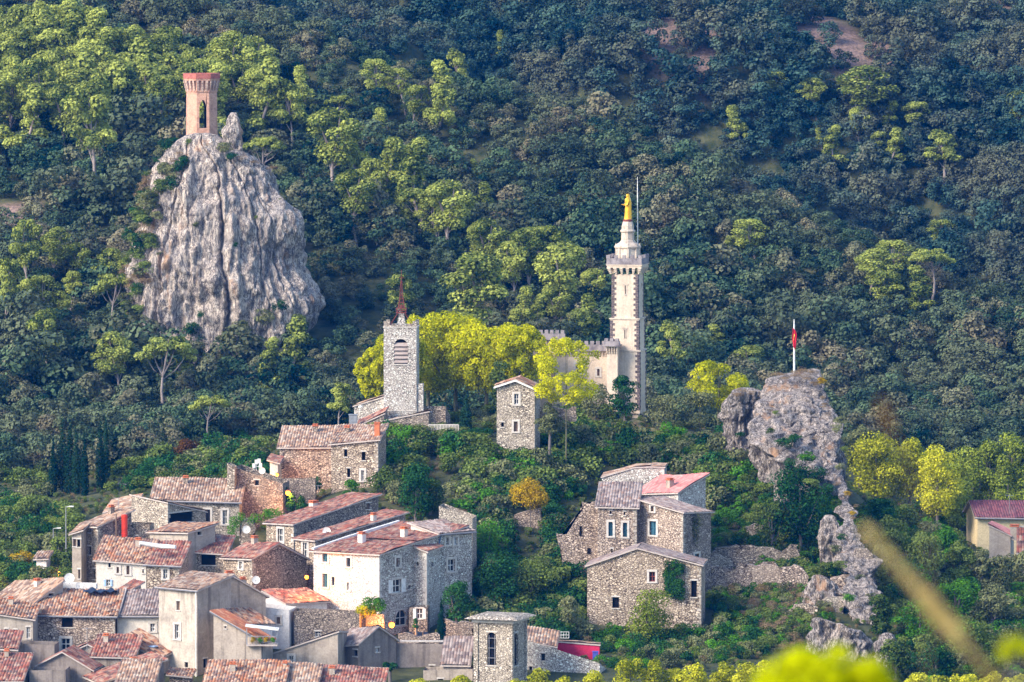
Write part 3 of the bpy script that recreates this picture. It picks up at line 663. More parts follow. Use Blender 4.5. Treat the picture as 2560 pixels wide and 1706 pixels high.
    if walls.startswith('st_') and roof and (zN-zb)>4:
        g=MB(); Zv=Vector((0,0,1)); z=zN-.35; i=0
        lowz=zb+1.0
        while z>lowz:
            la,lb=((.42,.22),(.22,.42))[i%2]; hh_=.17+.03*math.sin(i*2.3)
            g.box(o+a*(la/2-.012)-b*.0+Vector((0,0,z)),(la/2,.022,hh_-.015),(a,b,Zv)); g.box(o+b*(lb/2-.012)+Vector((0,0,z)),(.022,lb/2,hh_-.015),(a,b,Zv))
            z-=2*hh_; i+=1
        g.build('quoin',M['quoinp'] if 'white' not in walls and 'chalk' not in walls else M['surround'],e)
    for si in (0,1):
        dr=a if si==0 else b; nrm=-b if si==0 else -a
        for h in res[si]: window(e,o,dr,nrm,h,mw)
    # roof
    if roof:
        rb=MB(); tw,tl=.29,.42; og=ov
        S=[(x,max(x,0)) for x in ks]; 
        sb=[-og]+ks[1:-1]+[wl+og]; tb=[-og]+kt[1:-1]+[wr+og]
        HH=lambda s,t: H(s,t)
        for i in range(len(sb)-1):
            for j in range(len(tb)-1):
                s0,s1,t0,t1=sb[i],sb[i+1],tb[j],tb[j+1]
                gs=abs(HH(s1,t0)-HH(s0,t0))/max(.1,s1-s0); gt=abs(HH(s0,t1)-HH(s0,t0))/max(.1,t1-t0)
                ax=axis or ('t' if gt>=gs else 's')
                if ax=='t': u0,u1,v0,v1=s0,s1,t0,t1; f=lambda u,v:(u,v)
                else: u0,u1,v0,v1=t0,t1,s0,s1; f=lambda u,v:(v,u)
                if tiles:
                    nu=max(4,int((u1-u0)/tw*6)); nv=max(2,int((v1-v0)/.55))
                else: nu,nv=1,1
                rows=[];uvs=[]
                ph=random.random()*10
                for q in range(nv+1):
                    v=v0+(v1-v0)*q/nv; row=[];uvr=[]
                    for k in range(nu+1):
                        u=u0+(u1-u0)*k/nu; s,t=f(u,v); z=HH(s,t)+.10
                        if tiles: z+=.085*abs(math.sin(PI*u/tw))+.16*mn.noise(Vector((s*.28+ph,t*.28,ph)))+.05*mn.noise(Vector((s*.9+ph,t*.9,z)))+.015*math.sin(u*9+q*3)
                        row.append(pt(s,t,z)); uvr.append((u/tw,v/tl))
                    rows.append(row);uvs.append(uvr)
                # keep faces pointing up
                nn=(rows[0][1]-rows[0][0]).cross(rows[1][0]-rows[0][0])
                if nn.z<0: rows=rows[::-1];uvs=uvs[::-1]
                rb.grid(rows,0,uvs)
                c4=[(s0,t0),(s1,t0),(s1,t1),(s0,t1)]
                up=[pt(s,t,HH(s,t)+.10) for s,t in c4]; dn=[pt(s,t,HH(s,t)-.035) for s,t in c4]
                for k in range(4):
                    k2=(k+1)%4; rb.poly([dn[k],dn[k2],up[k2],up[k]],1)
                rb.poly(dn,1)
        rf=rb.build('roof',[M[roof] if tiles else M[roof],M['mortar']],e)
        e_roof=rf
        if gut:
            g=MB(); 
            for k in gut:
                if k=='L': p0,p1=pt(-og,-og-.06,H(-og,-og)-.02),pt(wl+og,-og-.06,H(wl+og,-og)-.02)
                else: p0,p1=pt(-og-.06,-og,H(-og,-og)-.02),pt(-og-.06,wr+og,H(-og,wr+og)-.02)
                g.tube([p0,p1],.07,6)
            g.build('gutter',M['zinc'],rf if False else e)
    else: rf=None
    if cornice:
        for z0,hh,out in cornice:
            g=MB()
            for (q,dr,ln,nr) in ((o,a,wl,-b),(o,b,wr,-a),(o+b*wr,a,wl,b),(o+a*wl,b,wr,a)):
                c=q+dr*ln/2+nr*out/2+Vector((0,0,zN+z0)); g.box(c,(ln/2+out,out/2+.002,hh/2),(dr,nr,Vector((0,0,1))))
            g.build('cornice',M['surround'],e)
    H_=dict(e=e,o=o,a=a,b=b,wl=wl,wr=wr,H=H,pt=pt,zb=zb,zN=zN,roof=rf,D=D); HOUSES[name+str(len(HOUSES))]=H_
    return H_
def window(e,o,dr,nrm,h,mw):
    x0,x1,z0,z1,kind=h; w=x1-x0; hh=z1-z0; Z=Vector((0,0,1)); cx=(x0+x1)/2; cz=(z0+z1)/2
    f=lambda t,z,d=0: o+dr*t+Z*z+nrm*d
    base=f(cx,z0)
    k=kind.split('+'); 
    w_=MB(); w_.box(f(cx,cz,-.26),(w/2+.01,.02,hh/2+.01),(dr,nrm,Z))
    pane={'dark':'void','teal':'teal','red':'pane','wood':'wood','cream':'white'}.get(k[0],'pane')
    wo=w_.build('window' if 'door' not in k else 'door',M[pane],e)
    def sub(n,mb,mat): 
        ob=mb.build(n,mat,None); ob.parent=wo; ob.matrix_parent_inverse=Matrix.Identity(4); ob.location=(0,0,0); return ob
    if k[0] in ('sash','red'):
        g=MB(); t=.035
        for zz in (z0+t,z1-t,cz): g.box(f(cx,zz,-.20),(w/2,.03,t),(dr,nrm,Z))
        for xx in (x0+t,x1-t,cx): g.box(f(xx,cz,-.195),(t,.03,hh/2-.02),(dr,nrm,Z))
        sub('frame',g,M['frame'] if k[0]=='sash' else M['redwood'])
    if k[0]=='teal':
        g=MB(); g.box(f(cx,cz,-.19),(.03,.03,hh/2),(dr,nrm,Z)); g.box(f(cx,cz,-.188),(w/2,.03,.03),(dr,nrm,Z)); sub('frame',g,M['teal'])
    if 'sur' in k:
        g=MB(); t=.11
        g.box(f(cx,z1+t,.02),(w/2+2*t,.05,t),(dr,nrm,Z)); g.box(f(cx,z0-t*.7,.03),(w/2+2.2*t,.07,t*.7),(dr,nrm,Z))
        for xx in (x0-t,x1+t): g.box(f(xx,cz,.015),(t,.045,hh/2-.002),(dr,nrm,Z))
        sub('surround',g,M['surround'])
    else:
        g=MB(); g.box(f(cx,z0-.05,.03),(w/2+.1,.06,.05),(dr,nrm,Z)); sub('sill',g,M['surround'])
        g=MB(); g.box(f(cx,z1+.07,.0),(w/2+.12,.03,.07),(dr,nrm,Z)); sub('lintel',g,M['surround'])
    for nm,mt in (('shw','white'),('shb','bluesh'),('shr','redwood')):
        if nm in k:
            for sg in (-1,1):
                g=MB(); xx=cx+sg*(w/2+w*.25+.03); g.box(f(xx,cz,.05),(w*.25,.025,hh/2),(dr,nrm,Z))
                for i in range(5): g.box(f(xx,z0+hh*(i+.5)/5,.08),(w*.19,.008,.03),(dr,nrm,Z))
                sub('shutter',g,M[mt])
    if 'arch' in k:
        g=MB(); r=w/2; n=8
        for sg in (-1,1):
            pts=[(cx+sg*r,z1+.001)]+[(cx+sg*r*math.cos(PI/2*i/n),z1-r+r*math.sin(PI/2*i/n)) for i in range(n+1)]
            fr=[f(x,z,.012) for x,z in pts]; bk=[f(x,z,-.25) for x,z in pts]; g.poly(fr); 
            for i in range(len(pts)-1): g.poly([fr[i],fr[i+1],bk[i+1],bk[i]])
        sub('arch',g,mw)
    if 'lou' in k:
        g=MB()
        for i in range(5):
            zz=z0+hh*(.06+.165*i); c=f(cx,zz+.1,-.02); 
            g.poly([f(x0,zz,.06),f(x1,zz,.06),f(x1,zz+hh*.13,-.2),f(x0,zz+hh*.13,-.2)]); g.poly([f(x0,zz-.04,.06),f(x1,zz-.04,.06),f(x1,zz,.06),f(x0,zz,.06)])
        sub('louvre',g,M['t_grey'])
    return wo
def on_roof(Hs,s,t,w,h,mat='pl_cream',cap=True,name='chimney',dpt=None):
    """chimney standing on the roof of a house, as a child of the roof"""
    z=Hs['H'](s,t); g=MB(); dpt=dpt or w; ax=(Hs['a'],Hs['b'],Vector((0,0,1)))
    g.box(Hs['pt'](s,t,z+h/2-.15),(w/2,dpt/2,h/2+.15),ax,0)
    if cap:
        g.box(Hs['pt'](s,t,z+h+.03),(w/2+.07,dpt/2+.07,.04),ax,1)
        for k in (-1,1): g.box(Hs['pt'](s+k*w*.3,t,z+h+.12),(.06,dpt/2*.8,.055),ax,1)
        g.box(Hs['pt'](s,t,z+h+.2),(w/2+.04,dpt/2+.04,.03),ax,1)
    ob=g.build(name,[M[mat],M['terracotta']],None); ob.parent=Hs['roof'] or Hs['e']
    ob.location=(0,0,0)
    return ob
# ---------------- the houses ---------------------------------------------------------------------------
def conv(f,k):
    def g(side,x,y,w,h,kind='dark'): X,Y=f(x,y); return (side,X,Y,w/k,h/k,kind)
    return g
wA=conv(A,2.5875); wB=conv(B,2.22); wC=conv(Cc,2.5875); wD=conv(Dd,2.39); wE=conv(E,2.39); wG=conv(G,3.136); wT=conv(T,2.24)
HC='house'
def hs(label,N,L,R,th,D,walls,roof,name='stone_house',cat='house',**k): return house(name,label,cat,N,L,R,th,D,walls,roof,**k)
# --- foreground roofs along the bottom edge
hs('low pale roofed house at the bottom edge left of the plaster tower house',A(985,1590),[A(760,1580)],None,5,576,'pl_grey','t_pale',Rm=[(4.5,1.7)])
x=hs('low house with a red roof in the bottom left corner',A(135,1560),[A(-80,1560)],None,6,578,'pl_grey','t_red',Rm=[(5,1.9)])
on_roof(x,4,4,.5,.8,'pl_beige'); on_roof(x,2.2,4.6,.4,.6,'pl_grey')
hs('dark flat topped plaster annex below the small dark gable',A(425,1487),[A(190,1492)],None,4,580,'pl_dark',None,name='annex',cat='annex',Rm=[(3,0)])
hs('small dark plastered house with a dark gable end between red roofs',A(590,1485),[A(405,1375),A(250,1455)],None,8,583,'pl_dark','t_red',Rm=[(5,0)],name='plaster_house')
hs('house with a white edged gable and red roof behind the small dark gable',A(695,1388),[A(570,1325),A(455,1378)],None,8,589,'pl_beige','t_red',Rm=[(5,0)],name='plaster_house')
hs('long low red tiled roof in front of the white rendered house',A(860,1408),[A(600,1400)],None,6,587,'pl_grey','t_red',Rm=[(4.5,1.5)],name='plaster_house')
x=hs('roof falling to the right against the plaster tower house with a skylight',A(1020,1412),[A(800,1292)],None,28,590,'pl_grey','t_mix',Rm=[(3,.5)],name='plaster_house')
g=MB(); p=x['pt'](x['wl']*.35,1.2,x['H'](x['wl']*.35,1.2)+.2); g.box(p,(.45,.35,.05),(x['a'],x['b'],Vector((0,0,1)))); ob=g.build('skylight',M['bluesh'],None); ob.parent=x['roof']
hs('broad red roof running back to the foot of the plaster tower house',A(650,1575),[A(560,1535)],[A(1062,1428)],60,580,'pl_dark','t_red',name='plaster_house')
hs('rubble stone outhouse at the bottom edge under the plaster tower house',A(1225,1535),[A(1095,1522)],None,5,583,'st_gray','t_mix',Rm=[(2.5,.3)],name='outhouse')
hs('house with mixed old tiles at the bottom edge below the covered balcony',B(455,1592),[B(25,1590)],None,4,576,'pl_grey','t_mix',Rm=[(5,1.65)],name='plaster_house')
x=hs('narrow house with a pale tiled roof and a stove pipe at the bottom edge',B(640,1592),[B(460,1588)],None,4,577,'pl_grey','t_pale',Rm=[(4.5,1.4)],name='plaster_house')
on_roof(x,3.2,3,.35,.9,'pl_beige')
hs('bright red roofed house at the bottom edge left of the square bell tower',B(1005,1602),[B(645,1590)],None,5,578,'pl_grey','t_red',Rm=[(4,1.3)],name='plaster_house')
# --- plaster tower house and neighbours
x=hs('tall narrow house of stained cream plaster with a pale sloping tile roof',A(1275,975),[A(1028,952)],[A(1495,882)],36,590,'pl_stain','t_pale',wallr='pl_grey',name='tower_house',
  wins=[wA('L',1152,1072,22,60,'wood'),wA('L',1147,1240,30,95,'sash+sur'),wA('L',1205,1455,22,35),wA('R',1328,1445,25,60)],gut=['L'])
g=MB(); q=x['o']-x['a']*0+x['b']*-.12; g.tube([Vector((q.x-.05,q.y-.05,x['zb'])),Vector((q.x-.05,q.y-.05,x['zN']-.1))],.06,6); g.build('downpipe',M['white'],x['e'])
x=hs('grey plaster house with two tall chimney flues behind the plaster tower house',B(75,985),[B(-5,1000)],[B(165,975),B(365,1090)],68,598,'pl_grey','t_grey',name='plaster_house')
on_roof(x,1,2.0,.55,.5,'pl_stain',dpt=.7); on_roof(x,.4,3.2,.5,.5,'pl_stain')
hs('white streaked plaster house whose wall top slopes down to the right',B(340,1338),[B(75,1185)],None,14,586,'pl_grey','t_orange',Rm=[(4,-.2)],name='plaster_house',wins=[wB('L',190,1482,32,50,'wood'),wB('L',140,1262,8,14)],gut=['L'])
hs('small orange tiled roof above the covered balcony',B(212,1252),[B(92,1170)],[B(400,1245)],46,590.5,'pl_white','t_mix',name='plaster_house')
x=hs('small white cubic building with one square window',B(495,1168),[B(290,1142)],None,10,601,'pl_white',None,name='white_annex',cat='annex',Rm=[(3.5,0)],wins=[wB('L',435,1225,22,38,'wood+sur')])
hs('grey plaster wall house with a roof line climbing to the right',B(765,1292),[B(368,1422)],None,10,589,'pl_grey','t_grey',Rm=[(4.5,-.5)],name='plaster_house',wins=[wB('L',507,1445,24,50,'sash+sur'),wB('L',190,1480,20,30)],ov=.15)
hs('dark gabled plaster house with a brown tiled roof right of the sloping grey wall',B(882,1352),[B(742,1366)],[B(985,1262),B(1088,1335)],50,591,'pl_dark','t_grey',name='plaster_house',wins=[wB('L',862,1405,22,35),wB('R',985,1388,18,24,'sash'),wB('R',940,1508,28,36),wB('L',822,1508,14,30,'sash')])
hs('long dark weathered retaining house wall under the terrace left of the square bell tower',Cc(378,1322),[B(1052,1350)],None,4,594,'pl_dark',None,name='terrace_building',cat='building',Rm=[(4,0)],wins=[wC('L',265,1556,36,30),wC('L',207,1472,28,24,'red')])
hs('low plaster house front left of the square bell tower',Cc(470,1482),[Cc(150,1492)],None,3,588,'pl_grey',None,name='plaster_house',Rm=[(3,0)],wins=[wC('L',262,1560,34,28)])
hs('small shed with a dark tiled roof leaning against the square bell tower',Cc(440,1452),[Cc(280,1450)],None,6,588.5,'pl_grey','t_grey',name='shed',cat='shed',Rm=[(3,2.0)])
# --- square bell tower in front
x=hs('square open bell tower of pale stone with two tall arches and a flat cornice',Cc(725,1168),[Cc(483,1163)],[Cc(814,1168)],20,584,'st_pale',None,name='square_bell_tower',cat='bell tower',
  wins=[wC('L',592,1352,56,215,'dark+arch'),wC('R',748,1355,34,212,'dark+arch')],cornice=[(0,.14,.42),(-.2,.2,.22),(-6.2,.12,.06)])
g=MB(); 
for s,t in ((0,0),(1,0),(0,1),(1,1)):
    pass
c=x['pt'](x['wl']/2,x['wr']/2,x['zN']); pr=[(x['wl']*.72,.06),(x['wl']*.55,.32),(x['wl']*.25,.42),(0.01,.44)]
for (r0,z0),(r1,z1) in zip(pr,pr[1:]):
    q0=[c+x['a']*i*r0+x['b']*j*r0+Vector((0,0,z0)) for i,j in ((-1,-1),(1,-1),(1,1),(-1,1))]; q1=[c+x['a']*i*r1+x['b']*j*r1+Vector((0,0,z1)) for i,j in ((-1,-1),(1,-1),(1,1),(-1,1))]
    for k in range(4): g.poly([q0[k],q0[(k+1)%4],q1[(k+1)%4],q1[k]][::-1])
g.build('stone_cap',M['st_pale'],x['e'])
g=MB()
for s in (.15,x['wl']-.15):
    q=x['pt'](s,-.06,x['zN']-4.2); g.box(q,(.22,.07,4.0),(x['a'],x['b'],Vector((0,0,1))))
for t in (.15,x['wr']-.15):
    q=x['pt'](-.06,t,x['zN']-4.2); g.box(q,(.07,.2,4.0),(x['a'],x['b'],Vector((0,0,1))))
g.build('pilaster',M['st_pale'],x['e'])
g=MB(); u=cross_t(x['o'],x['a'],*[Cc(592,0)[0],0][:2]) if False else x['wl']*.55
for k in range(7): g.tube([x['pt'](u-.42,.1,x['zN']-1.8-k*.95),x['pt'](u+.42,.1,x['zN']-1.8-k*.95)],.03,5)
for k in (-.3,.28): g.tube([x['pt'](u+k,.1,x['zN']-8),x['pt'](u+k,.1,x['zN']-1.5)],.03,5)
g.build('scaffold',M['grey'],x['e'])
hs('rubble stone house with a stepped sloping wall top right of the square bell tower',Cc(1292,1446),[Cc(1000,1352),Cc(822,1300)],[Cc(1335,1482)],18,590,'st_white',None,name='stone_house',wins=[wC('L',925,1405,26,48,'redwood'),wC('L',845,1480,20,30)])
hs('pale tiled lean-to roof right behind the square bell tower',Cc(1000,1335),[Cc(815,1300)],None,5,593,'st_pale','t_pale',name='lean_to',cat='shed',Rm=[(3,.9)])
hs('crimson painted terrace wall with a tiled coping',Cc(1290,1330),[Cc(1015,1308)],None,6,597,'crimson','t_pale',name='terrace_wall',cat='wall',Rm=[(.5,0)],ov=.1)
# --- lower left group
x=hs('wide old stone house with a dark mixed tile roof and one large black window',A(742,1140),[A(205,1132)],None,4,597,'st_brown','t_mix',Rm=[(5.6,1.75)],wins=[wA('L',435,1182,72,62),wA('L',425,1322,58,76,'sash+sur'),wA('L',690,1308,38,34,'sash+sur')],gut=['L'])
on_roof(x,14.0,5.0,.8,1.1,'pl_beige',cap=False)
x=hs('white rendered house with one small window left of the plaster tower house',A(1026,1137),[A(758,1136)],None,4,597.6,'pl_cream','t_grey',Rm=[(5.2,1.8)],name='plaster_house',wins=[wA('L',987,1214,30,52,'sash+sur')],gut=['L'])
g=MB(); g.poly([x['pt'](x['wl']+.1,-.3,x['H'](x['wl'],-.3)+.35),x['pt'](x['wl']-.25,-.3,x['H'](x['wl'],-.3)+.35),x['pt'](x['wl']-.25,5.3,x['H'](x['wl'],5.3)+.35),x['pt'](x['wl']+.1,5.3,x['H'](x['wl'],5.3)+.35)])
g.poly([x['pt'](x['wl']+.1,-.3,x['H'](x['wl'],-.3)+.35),x['pt'](x['wl']-.25,-.3,x['H'](x['wl'],-.3)+.35),x['pt'](x['wl']-.25,-.3,x['H'](x['wl'],-.3)-.2),x['pt'](x['wl']+.1,-.3,x['H'](x['wl'],-.3)-.2)])
g.poly([x['pt'](x['wl']-.25,-.3,x['H'](x['wl'],-.3)+.35),x['pt'](x['wl']-.25,5.3,x['H'](x['wl'],5.3)+.35),x['pt'](x['wl']-.25,5.3,x['H'](x['wl'],5.3)-.2),x['pt'](x['wl']-.25,-.3,x['H'](x['wl'],-.3)-.2)]); g.build('parapet',M['mortar'],x['e'])
hs('small grey gable with a red roof above the white rendered house',A(792,998),[A(742,988)],[A(912,930)],50,603,'pl_grey','t_red')
hs('low white parapet block behind the dark blue tarpaulin',A(622,932),[A(405,925)],None,4,604.5,'pl_white',None,name='white_parapet',cat='wall',Rm=[(1,0)])
x=hs('pale plaster house at the left edge with a broad worn tile roof',A(224,1052),[A(-90,1066)],[A(408,915)],48,600,'pl_beige','t_pale',name='plaster_house',wins=[wA('L',50,1105,36,60),wA('R',330,990,30,40)])
hs('plaster house front at the left edge with three small windows',A(212,1160),[A(-80,1118)],None,4,594,'pl_beige','t_mix',Rm=[(3.5,.95)],name='plaster_house',wins=[wA('L',42,1240,18,35,'sash'),wA('L',100,1247,18,40,'redwood'),wA('L',183,1248,24,75,'sash')])
hs('dark plaster wall building in front of the wide old stone house',A(352,1327),[A(95,1318)],None,4,590,'pl_dark',None,name='plaster_house',Rm=[(3,0)])
x=hs('low house with a worn red roof at the left edge below the plaster house fronts',A(100,1355),[A(-80,1345)],None,4,588,'pl_beige','t_red',Rm=[(3.2,1.2)],name='plaster_house')
# --- long pale house, tall left house and so on
hs('long cream plaster house with pale blue shutters below the tall stone house',A(945,802),[A(622,778)],None,8,611,'pl_cream','t_mix',Rm=[(5,1.7)],name='plaster_house',wins=[wA('L',708,806,16,38),wA('L',762,842,16,40,'wood+sur'),wA('L',828,842,20,58,'wood+sur'),wA('L',700,925,26,42,'sash+shb'),wA('L',925,850,10,26)])
hs('stone house with a long sash window right of the long cream plaster house',A(1157,814),[A(948,804)],None,8,610.5,'st_warm','t_red',Rm=[(5,1.7)],wins=[wA('L',1070,868,28,62,'sash+sur'),wA('L',1015,1000,20,50)],gut=['L'])
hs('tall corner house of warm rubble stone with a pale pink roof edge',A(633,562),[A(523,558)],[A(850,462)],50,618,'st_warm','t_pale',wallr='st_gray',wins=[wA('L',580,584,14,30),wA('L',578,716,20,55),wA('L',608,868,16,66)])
hs('narrow beige plaster wing on the left side of the tall corner house',A(525,590),[A(466,608)],None,10,617,'pl_grey','t_pale',Rm=[(4,.6)],name='plaster_wing',wins=[wA('L',483,665,20,48,'wood'),wA('L',512,668,20,50),wA('L',512,868,12,60,'wood')])
hs('warm stone wall house with a slit window right of the red flue',A(968,552),[A(832,547)],None,5,621,'st_warm',None,Rm=[(3,0)],wins=[wA('L',885,645,12,44)])
hs('small house with bare plaster walls and a broad mixed tile roof above the white roll',A(1215,604),[A(968,598)],[A(1392,548)],42,616.5,'pl_beige','t_mix',wallr='pl_grey',name='plaster_house',wins=[wA('R',1290,605,24,22)])
x=hs('stone house with an open loggia under a red roof',A(1457,738),[A(1152,718)],None,8,617,'st_warm','t_red',Rm=[(4,1.3)],wins=[wA('L',1348,775,94,72),wA('L',1220,762,22,40)])
hs('house with a red gable roof and a grey rubble gable end facing right',B(290,882),[B(130,876)],[B(430,800),B(592,884)],50,612,'st_warm','t_red',wallr='st_gray',wins=[wB('L',228,918,18,40,'sash+sur'),wB('R',310,1000,14,16)])
on_roof(HOUSES[list(HOUSES)[-1]],3.4,HOUSES[list(HOUSES)[-1]]['wr']*.42,.5,.7,'pl_beige')
hs('white walled lean-to with a dark red roof below the grey gable end',B(482,1132),[B(364,1068)],[B(705,1120)],54,606,'pl_white','t_red',name='lean_to',cat='shed')
hs('grey stone retaining building with one low window under the white house',B(885,1188),[B(520,1172)],None,4,601,'st_gray',None,name='terrace_building',cat='building',Rm=[(3,0)],wins=[wB('L',655,1300,34,30,'sash')])
hs('reddish wall lit by the orange street lamp beside the terrace',B(1022,1192),[B(888,1187)],None,4,602.5,'st_brown',None,name='garden_wall',cat='wall',Rm=[(.5,0)])
# main pale house
x=hs('large whitewashed stone house with a long red roof, the biggest in the lower village',B(995,860),[B(630,840)],[B(1190,793),B(1470,706)],40,606,'st_chalk','t_red',wallr='st_white',ov=.35,
 wins=[wB('L',695,876,28,46,'teal+sur'),wB('L',695,1002,28,76,'teal+sur'),wB('L',738,1006,16,48,'pane'),wB('L',825,902,22,50,'pane+sur'),wB('L',823,1035,14,44,'sash+sur'),
 wB('R',1098,902,22,50,'wood+sur'),wB('R',1092,1033,46,74,'sash+sur+shw'),wB('R',1117,1210,62,88,'sash+arch'),wB('R',1165,1040,14,24)])
MAIN=x
on_roof(x,6.0,4.2,.6,.9,'pl_white'); on_roof(x,3.0,7.2,.55,.9,'pl_cream')
g=MB(); 
for k in range(14):
    t0=x['wr']*k/14; t1=x['wr']*(k+1)/14; s=x['wl']+.1
    g.box(x['pt'](s,(t0+t1)/2,x['H'](s,(t0+t1)/2)+.18),(.14,(t1-t0)/2+.02,.16),(x['a'],(x['pt'](s,t1,x['H'](s,t1))-x['pt'](s,t0,x['H'](s,t0))).normalized(),Vector((0,0,1))))
g.build('parapet',M['white'],x['e'])
x=hs('stone lean-to wing with a red roof on the right corner of the large whitewashed house',B(1258,842),[B(1190,815)],[B(1333,812)],25,609.5,'st_white','t_red',wins=[wB('L',1207,910,10,22),wB('R',1290,912,12,28)],name='stone_wing',cat='house')
hs('lower stone annex with a shuttered window beside the arched door',B(1262,1150),[B(1160,1150)],None,6,607.5,'st_gray',None,name='annex',cat='annex',Rm=[(2,0)],wins=[wB('L',1218,1184,34,64,'sash+shw')])
x=hs('grey stone house with a blue downpipe and a brown roof right of the whitewashed house',Cc(255,610),[Cc(70,542)],[Cc(465,594)],50,613,'pl_cream','t_grey',wallr='st_white',wins=[wC('R',306,655,20,50,'wood+sur'),wC('R',360,655,22,50,'sash+sur'),wC('R',332,812,46,80,'sash+sur')],gut=['R'])
g=MB(); q=x['o']+x['b']*.1-x['a']*.15; g.tube([Vector((q.x-.2,q.y-.15,x['zb']+.5)),Vector((q.x-.2,q.y-.15,x['zN']-.9)),Vector((q.x,q.y,x['zN']-.1))],.075,6); g.build('downpipe',plain('blue_grey_pipe',(.12,.17,.26)),x['e'])
hs('bare stone gable wall rising behind the house with the blue downpipe',Cc(468,507),[Cc(252,427)],None,8,622,'st_pale',None,Rm=[(3,0)])
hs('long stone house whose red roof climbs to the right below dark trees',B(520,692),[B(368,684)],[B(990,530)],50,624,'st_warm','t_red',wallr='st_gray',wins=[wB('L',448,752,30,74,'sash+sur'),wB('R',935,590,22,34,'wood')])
on_roof(HOUSES[list(HOUSES)[-1]],HOUSES[list(HOUSES)[-1]]['wl']-.2,6,.7,.5,'pl_cream')
hs('narrow long stone house with a satellite dish on its red roof',B(640,782),[B(528,772)],[B(1140,630)],50,617,'st_warm','t_red',wallr='st_gray',wins=[wB('L',585,832,26,80,'sash+sur')])
# --- upper village
hs('long stone house with evenly ribbed pinkish roof at the left end of the upper village',A(1547,402),[A(985,388)],None,3,641,'st_pale','t_pale',Rm=[(5,1.75)],wins=[wA('L',1343,490,34,80,'pane+sur'),wA('L',1455,500,30,92,'sash+sur')],gut=['L'])
hs('stone outbuilding with a black open loft under a sloping tiled edge',A(1085,412),[A(850,360)],[A(1332,468)],35,630,'st_pale','t_pale',name='stone_barn',cat='barn',wins=[wA('R',1165,500,165,72)],ov=.15)
hs('small roofed stone wing left of the open loft',A(855,430),[A(685,466)],None,8,634,'st_gray','t_pale',name='stone_wing',Rm=[(4,.7)])
x=hs('roofless stone building with a sloping wall top and white antennas',B(460,466),[B(190,374)],None,8,644,'st_gray',None,name='stone_ruin',cat='ruin',Rm=[(4,0)],wins=[wB('L',315,460,22,30,'redwood')])
x=hs('stone stub tower at the left end of the sloping ruin wall',B(192,372),[B(150,352)],None,6,643.4,'st_pale',None,name='stone_ruin',cat='ruin',Rm=[(1.5,0)])
x=hs('long stone house with a ribbed red-pink roof at the foot of the church',B(930,262),[B(442,264)],None,4,657,'st_brown','t_pale',Rm=[(5,1.75)])
x=hs('square stone house with four dark windows and a low hipped roof edge under the church',B(988,222),[B(728,246)],None,10,651,'st_warm','t_pale',Rm=[(4.4,1.15)],wins=[wB('L',808,295,18,42),wB('L',908,312,22,48),wB('L',825,405,18,50),wB('L',903,420,18,58,'sash+sur')])
on_roof(x,.3,1.2,.55,1.3,'terracotta')
hs('tiny pink walled building beside the street lamp at the left end of the church house',B(432,350),[B(388,338)],None,8,655,'pl_cream','t_red',name='plaster_house',Rm=[(2,.3)])
hs('dim blue grey wall below the church house behind the lower street lamp',B(640,440),[B(462,440)],None,4,650,'st_gray',None,name='garden_wall',cat='wall',Rm=[(1,0)])
# extra chimneys
def chim(key,s,t,w,h,mat):
    for H_ in HOUSES.values():
        if key in H_['e'].get('label',''): on_roof(H_,min(s,H_['wl']*.8),min(t,H_['wr']*.75),w,h,mat); return
    print('NO HOUSE',key)
chim('long cream plaster house',1.5,3.5,.5,.8,'pl_beige'); chim('open loggia under',3,2.6,.5,.7,'pl_beige'); chim('tall corner house',2,5,.5,.8,'st_gray'); chim('broad worn tile roof',3,5,.5,.7,'pl_cream')
chim('low red tiled roof in front',4,3,.45,.7,'pl_beige'); chim('broad red roof running back',1,4,.5,.8,'pl_beige'); chim('ribbed pinkish roof at the left end',6,4.4,.5,.8,'st_gray'); chim('ribbed red-pink roof',6,4.4,.5,.7,'st_gray'); chim('satellite dish on its red',.6,8,.45,.7,'pl_cream')
chim('square stone house with four',4,3.4,.5,.6,'st_gray'); chim('one square blue window',3.5,3,.55,.8,'pl_grey'); chim('bright red roofed',6,2.5,.5,.7,'pl_beige'); chim('old tiles at the bottom edge',5,3,.5,.8,'pl_beige'); chim('three small windows',2.5,2.5,.45,.7,'pl_beige')
# --- church
x=hs('tall square stone church tower with louvred arch and wrought iron belfry',G(756,368),[G(499,368)],None,4,676,'st_white',None,name='church_tower',cat='church tower',Rm=[(3.6,0)],wins=[wG('L',634,562,108,196,'dark+arch+lou')],cornice=[(-.05,.1,.08),(-9.3,.1,.05)])
CT=x; c=x['pt'](x['wl']/2,x['wr']/2,x['zN']); ax=(x['a'],x['b'],Vector((0,0,1)))
g=MB()
for i in (0,1):
    for j in (0,1): g.box(x['pt'](.2+i*(x['wl']-.4),.2+j*(x['wr']-.4),x['zN']+.25),(.2,.2,.35),ax)
for i in (0,1): g.box(x['pt'](x['wl']/2,.12+i*(x['wr']-.24),x['zN']+.02),(x['wl']/2-.4,.1,.12),ax)
g.build('pinnacle',M['st_pale'],x['e'])
g=MB(); g.box(x['pt'](-.35,.7,x['zN']-11.5),(.38,.5,5.2),ax); g.build('buttress',M['st_white'],x['e'])
g=MB()
q=lambda r,z:[c+x['a']*i*r+x['b']*j*r+Vector((0,0,z)) for i,j in ((-1,-1),(1,-1),(1,1),(-1,1))]
for (r0,z0),(r1,z1) in [((.55,0),(.55,.25)),((.42,.25),(.3,1.35)),((.3,1.35),(.01,1.36))]:
    a_,b_=q(r0,z0),q(r1,z1)
    for k in range(4): g.poly([a_[k],b_[k],b_[(k+1)%4],a_[(k+1)%4]])
g.build('belfry_base',M['st_white'],x['e'])
g=MB()
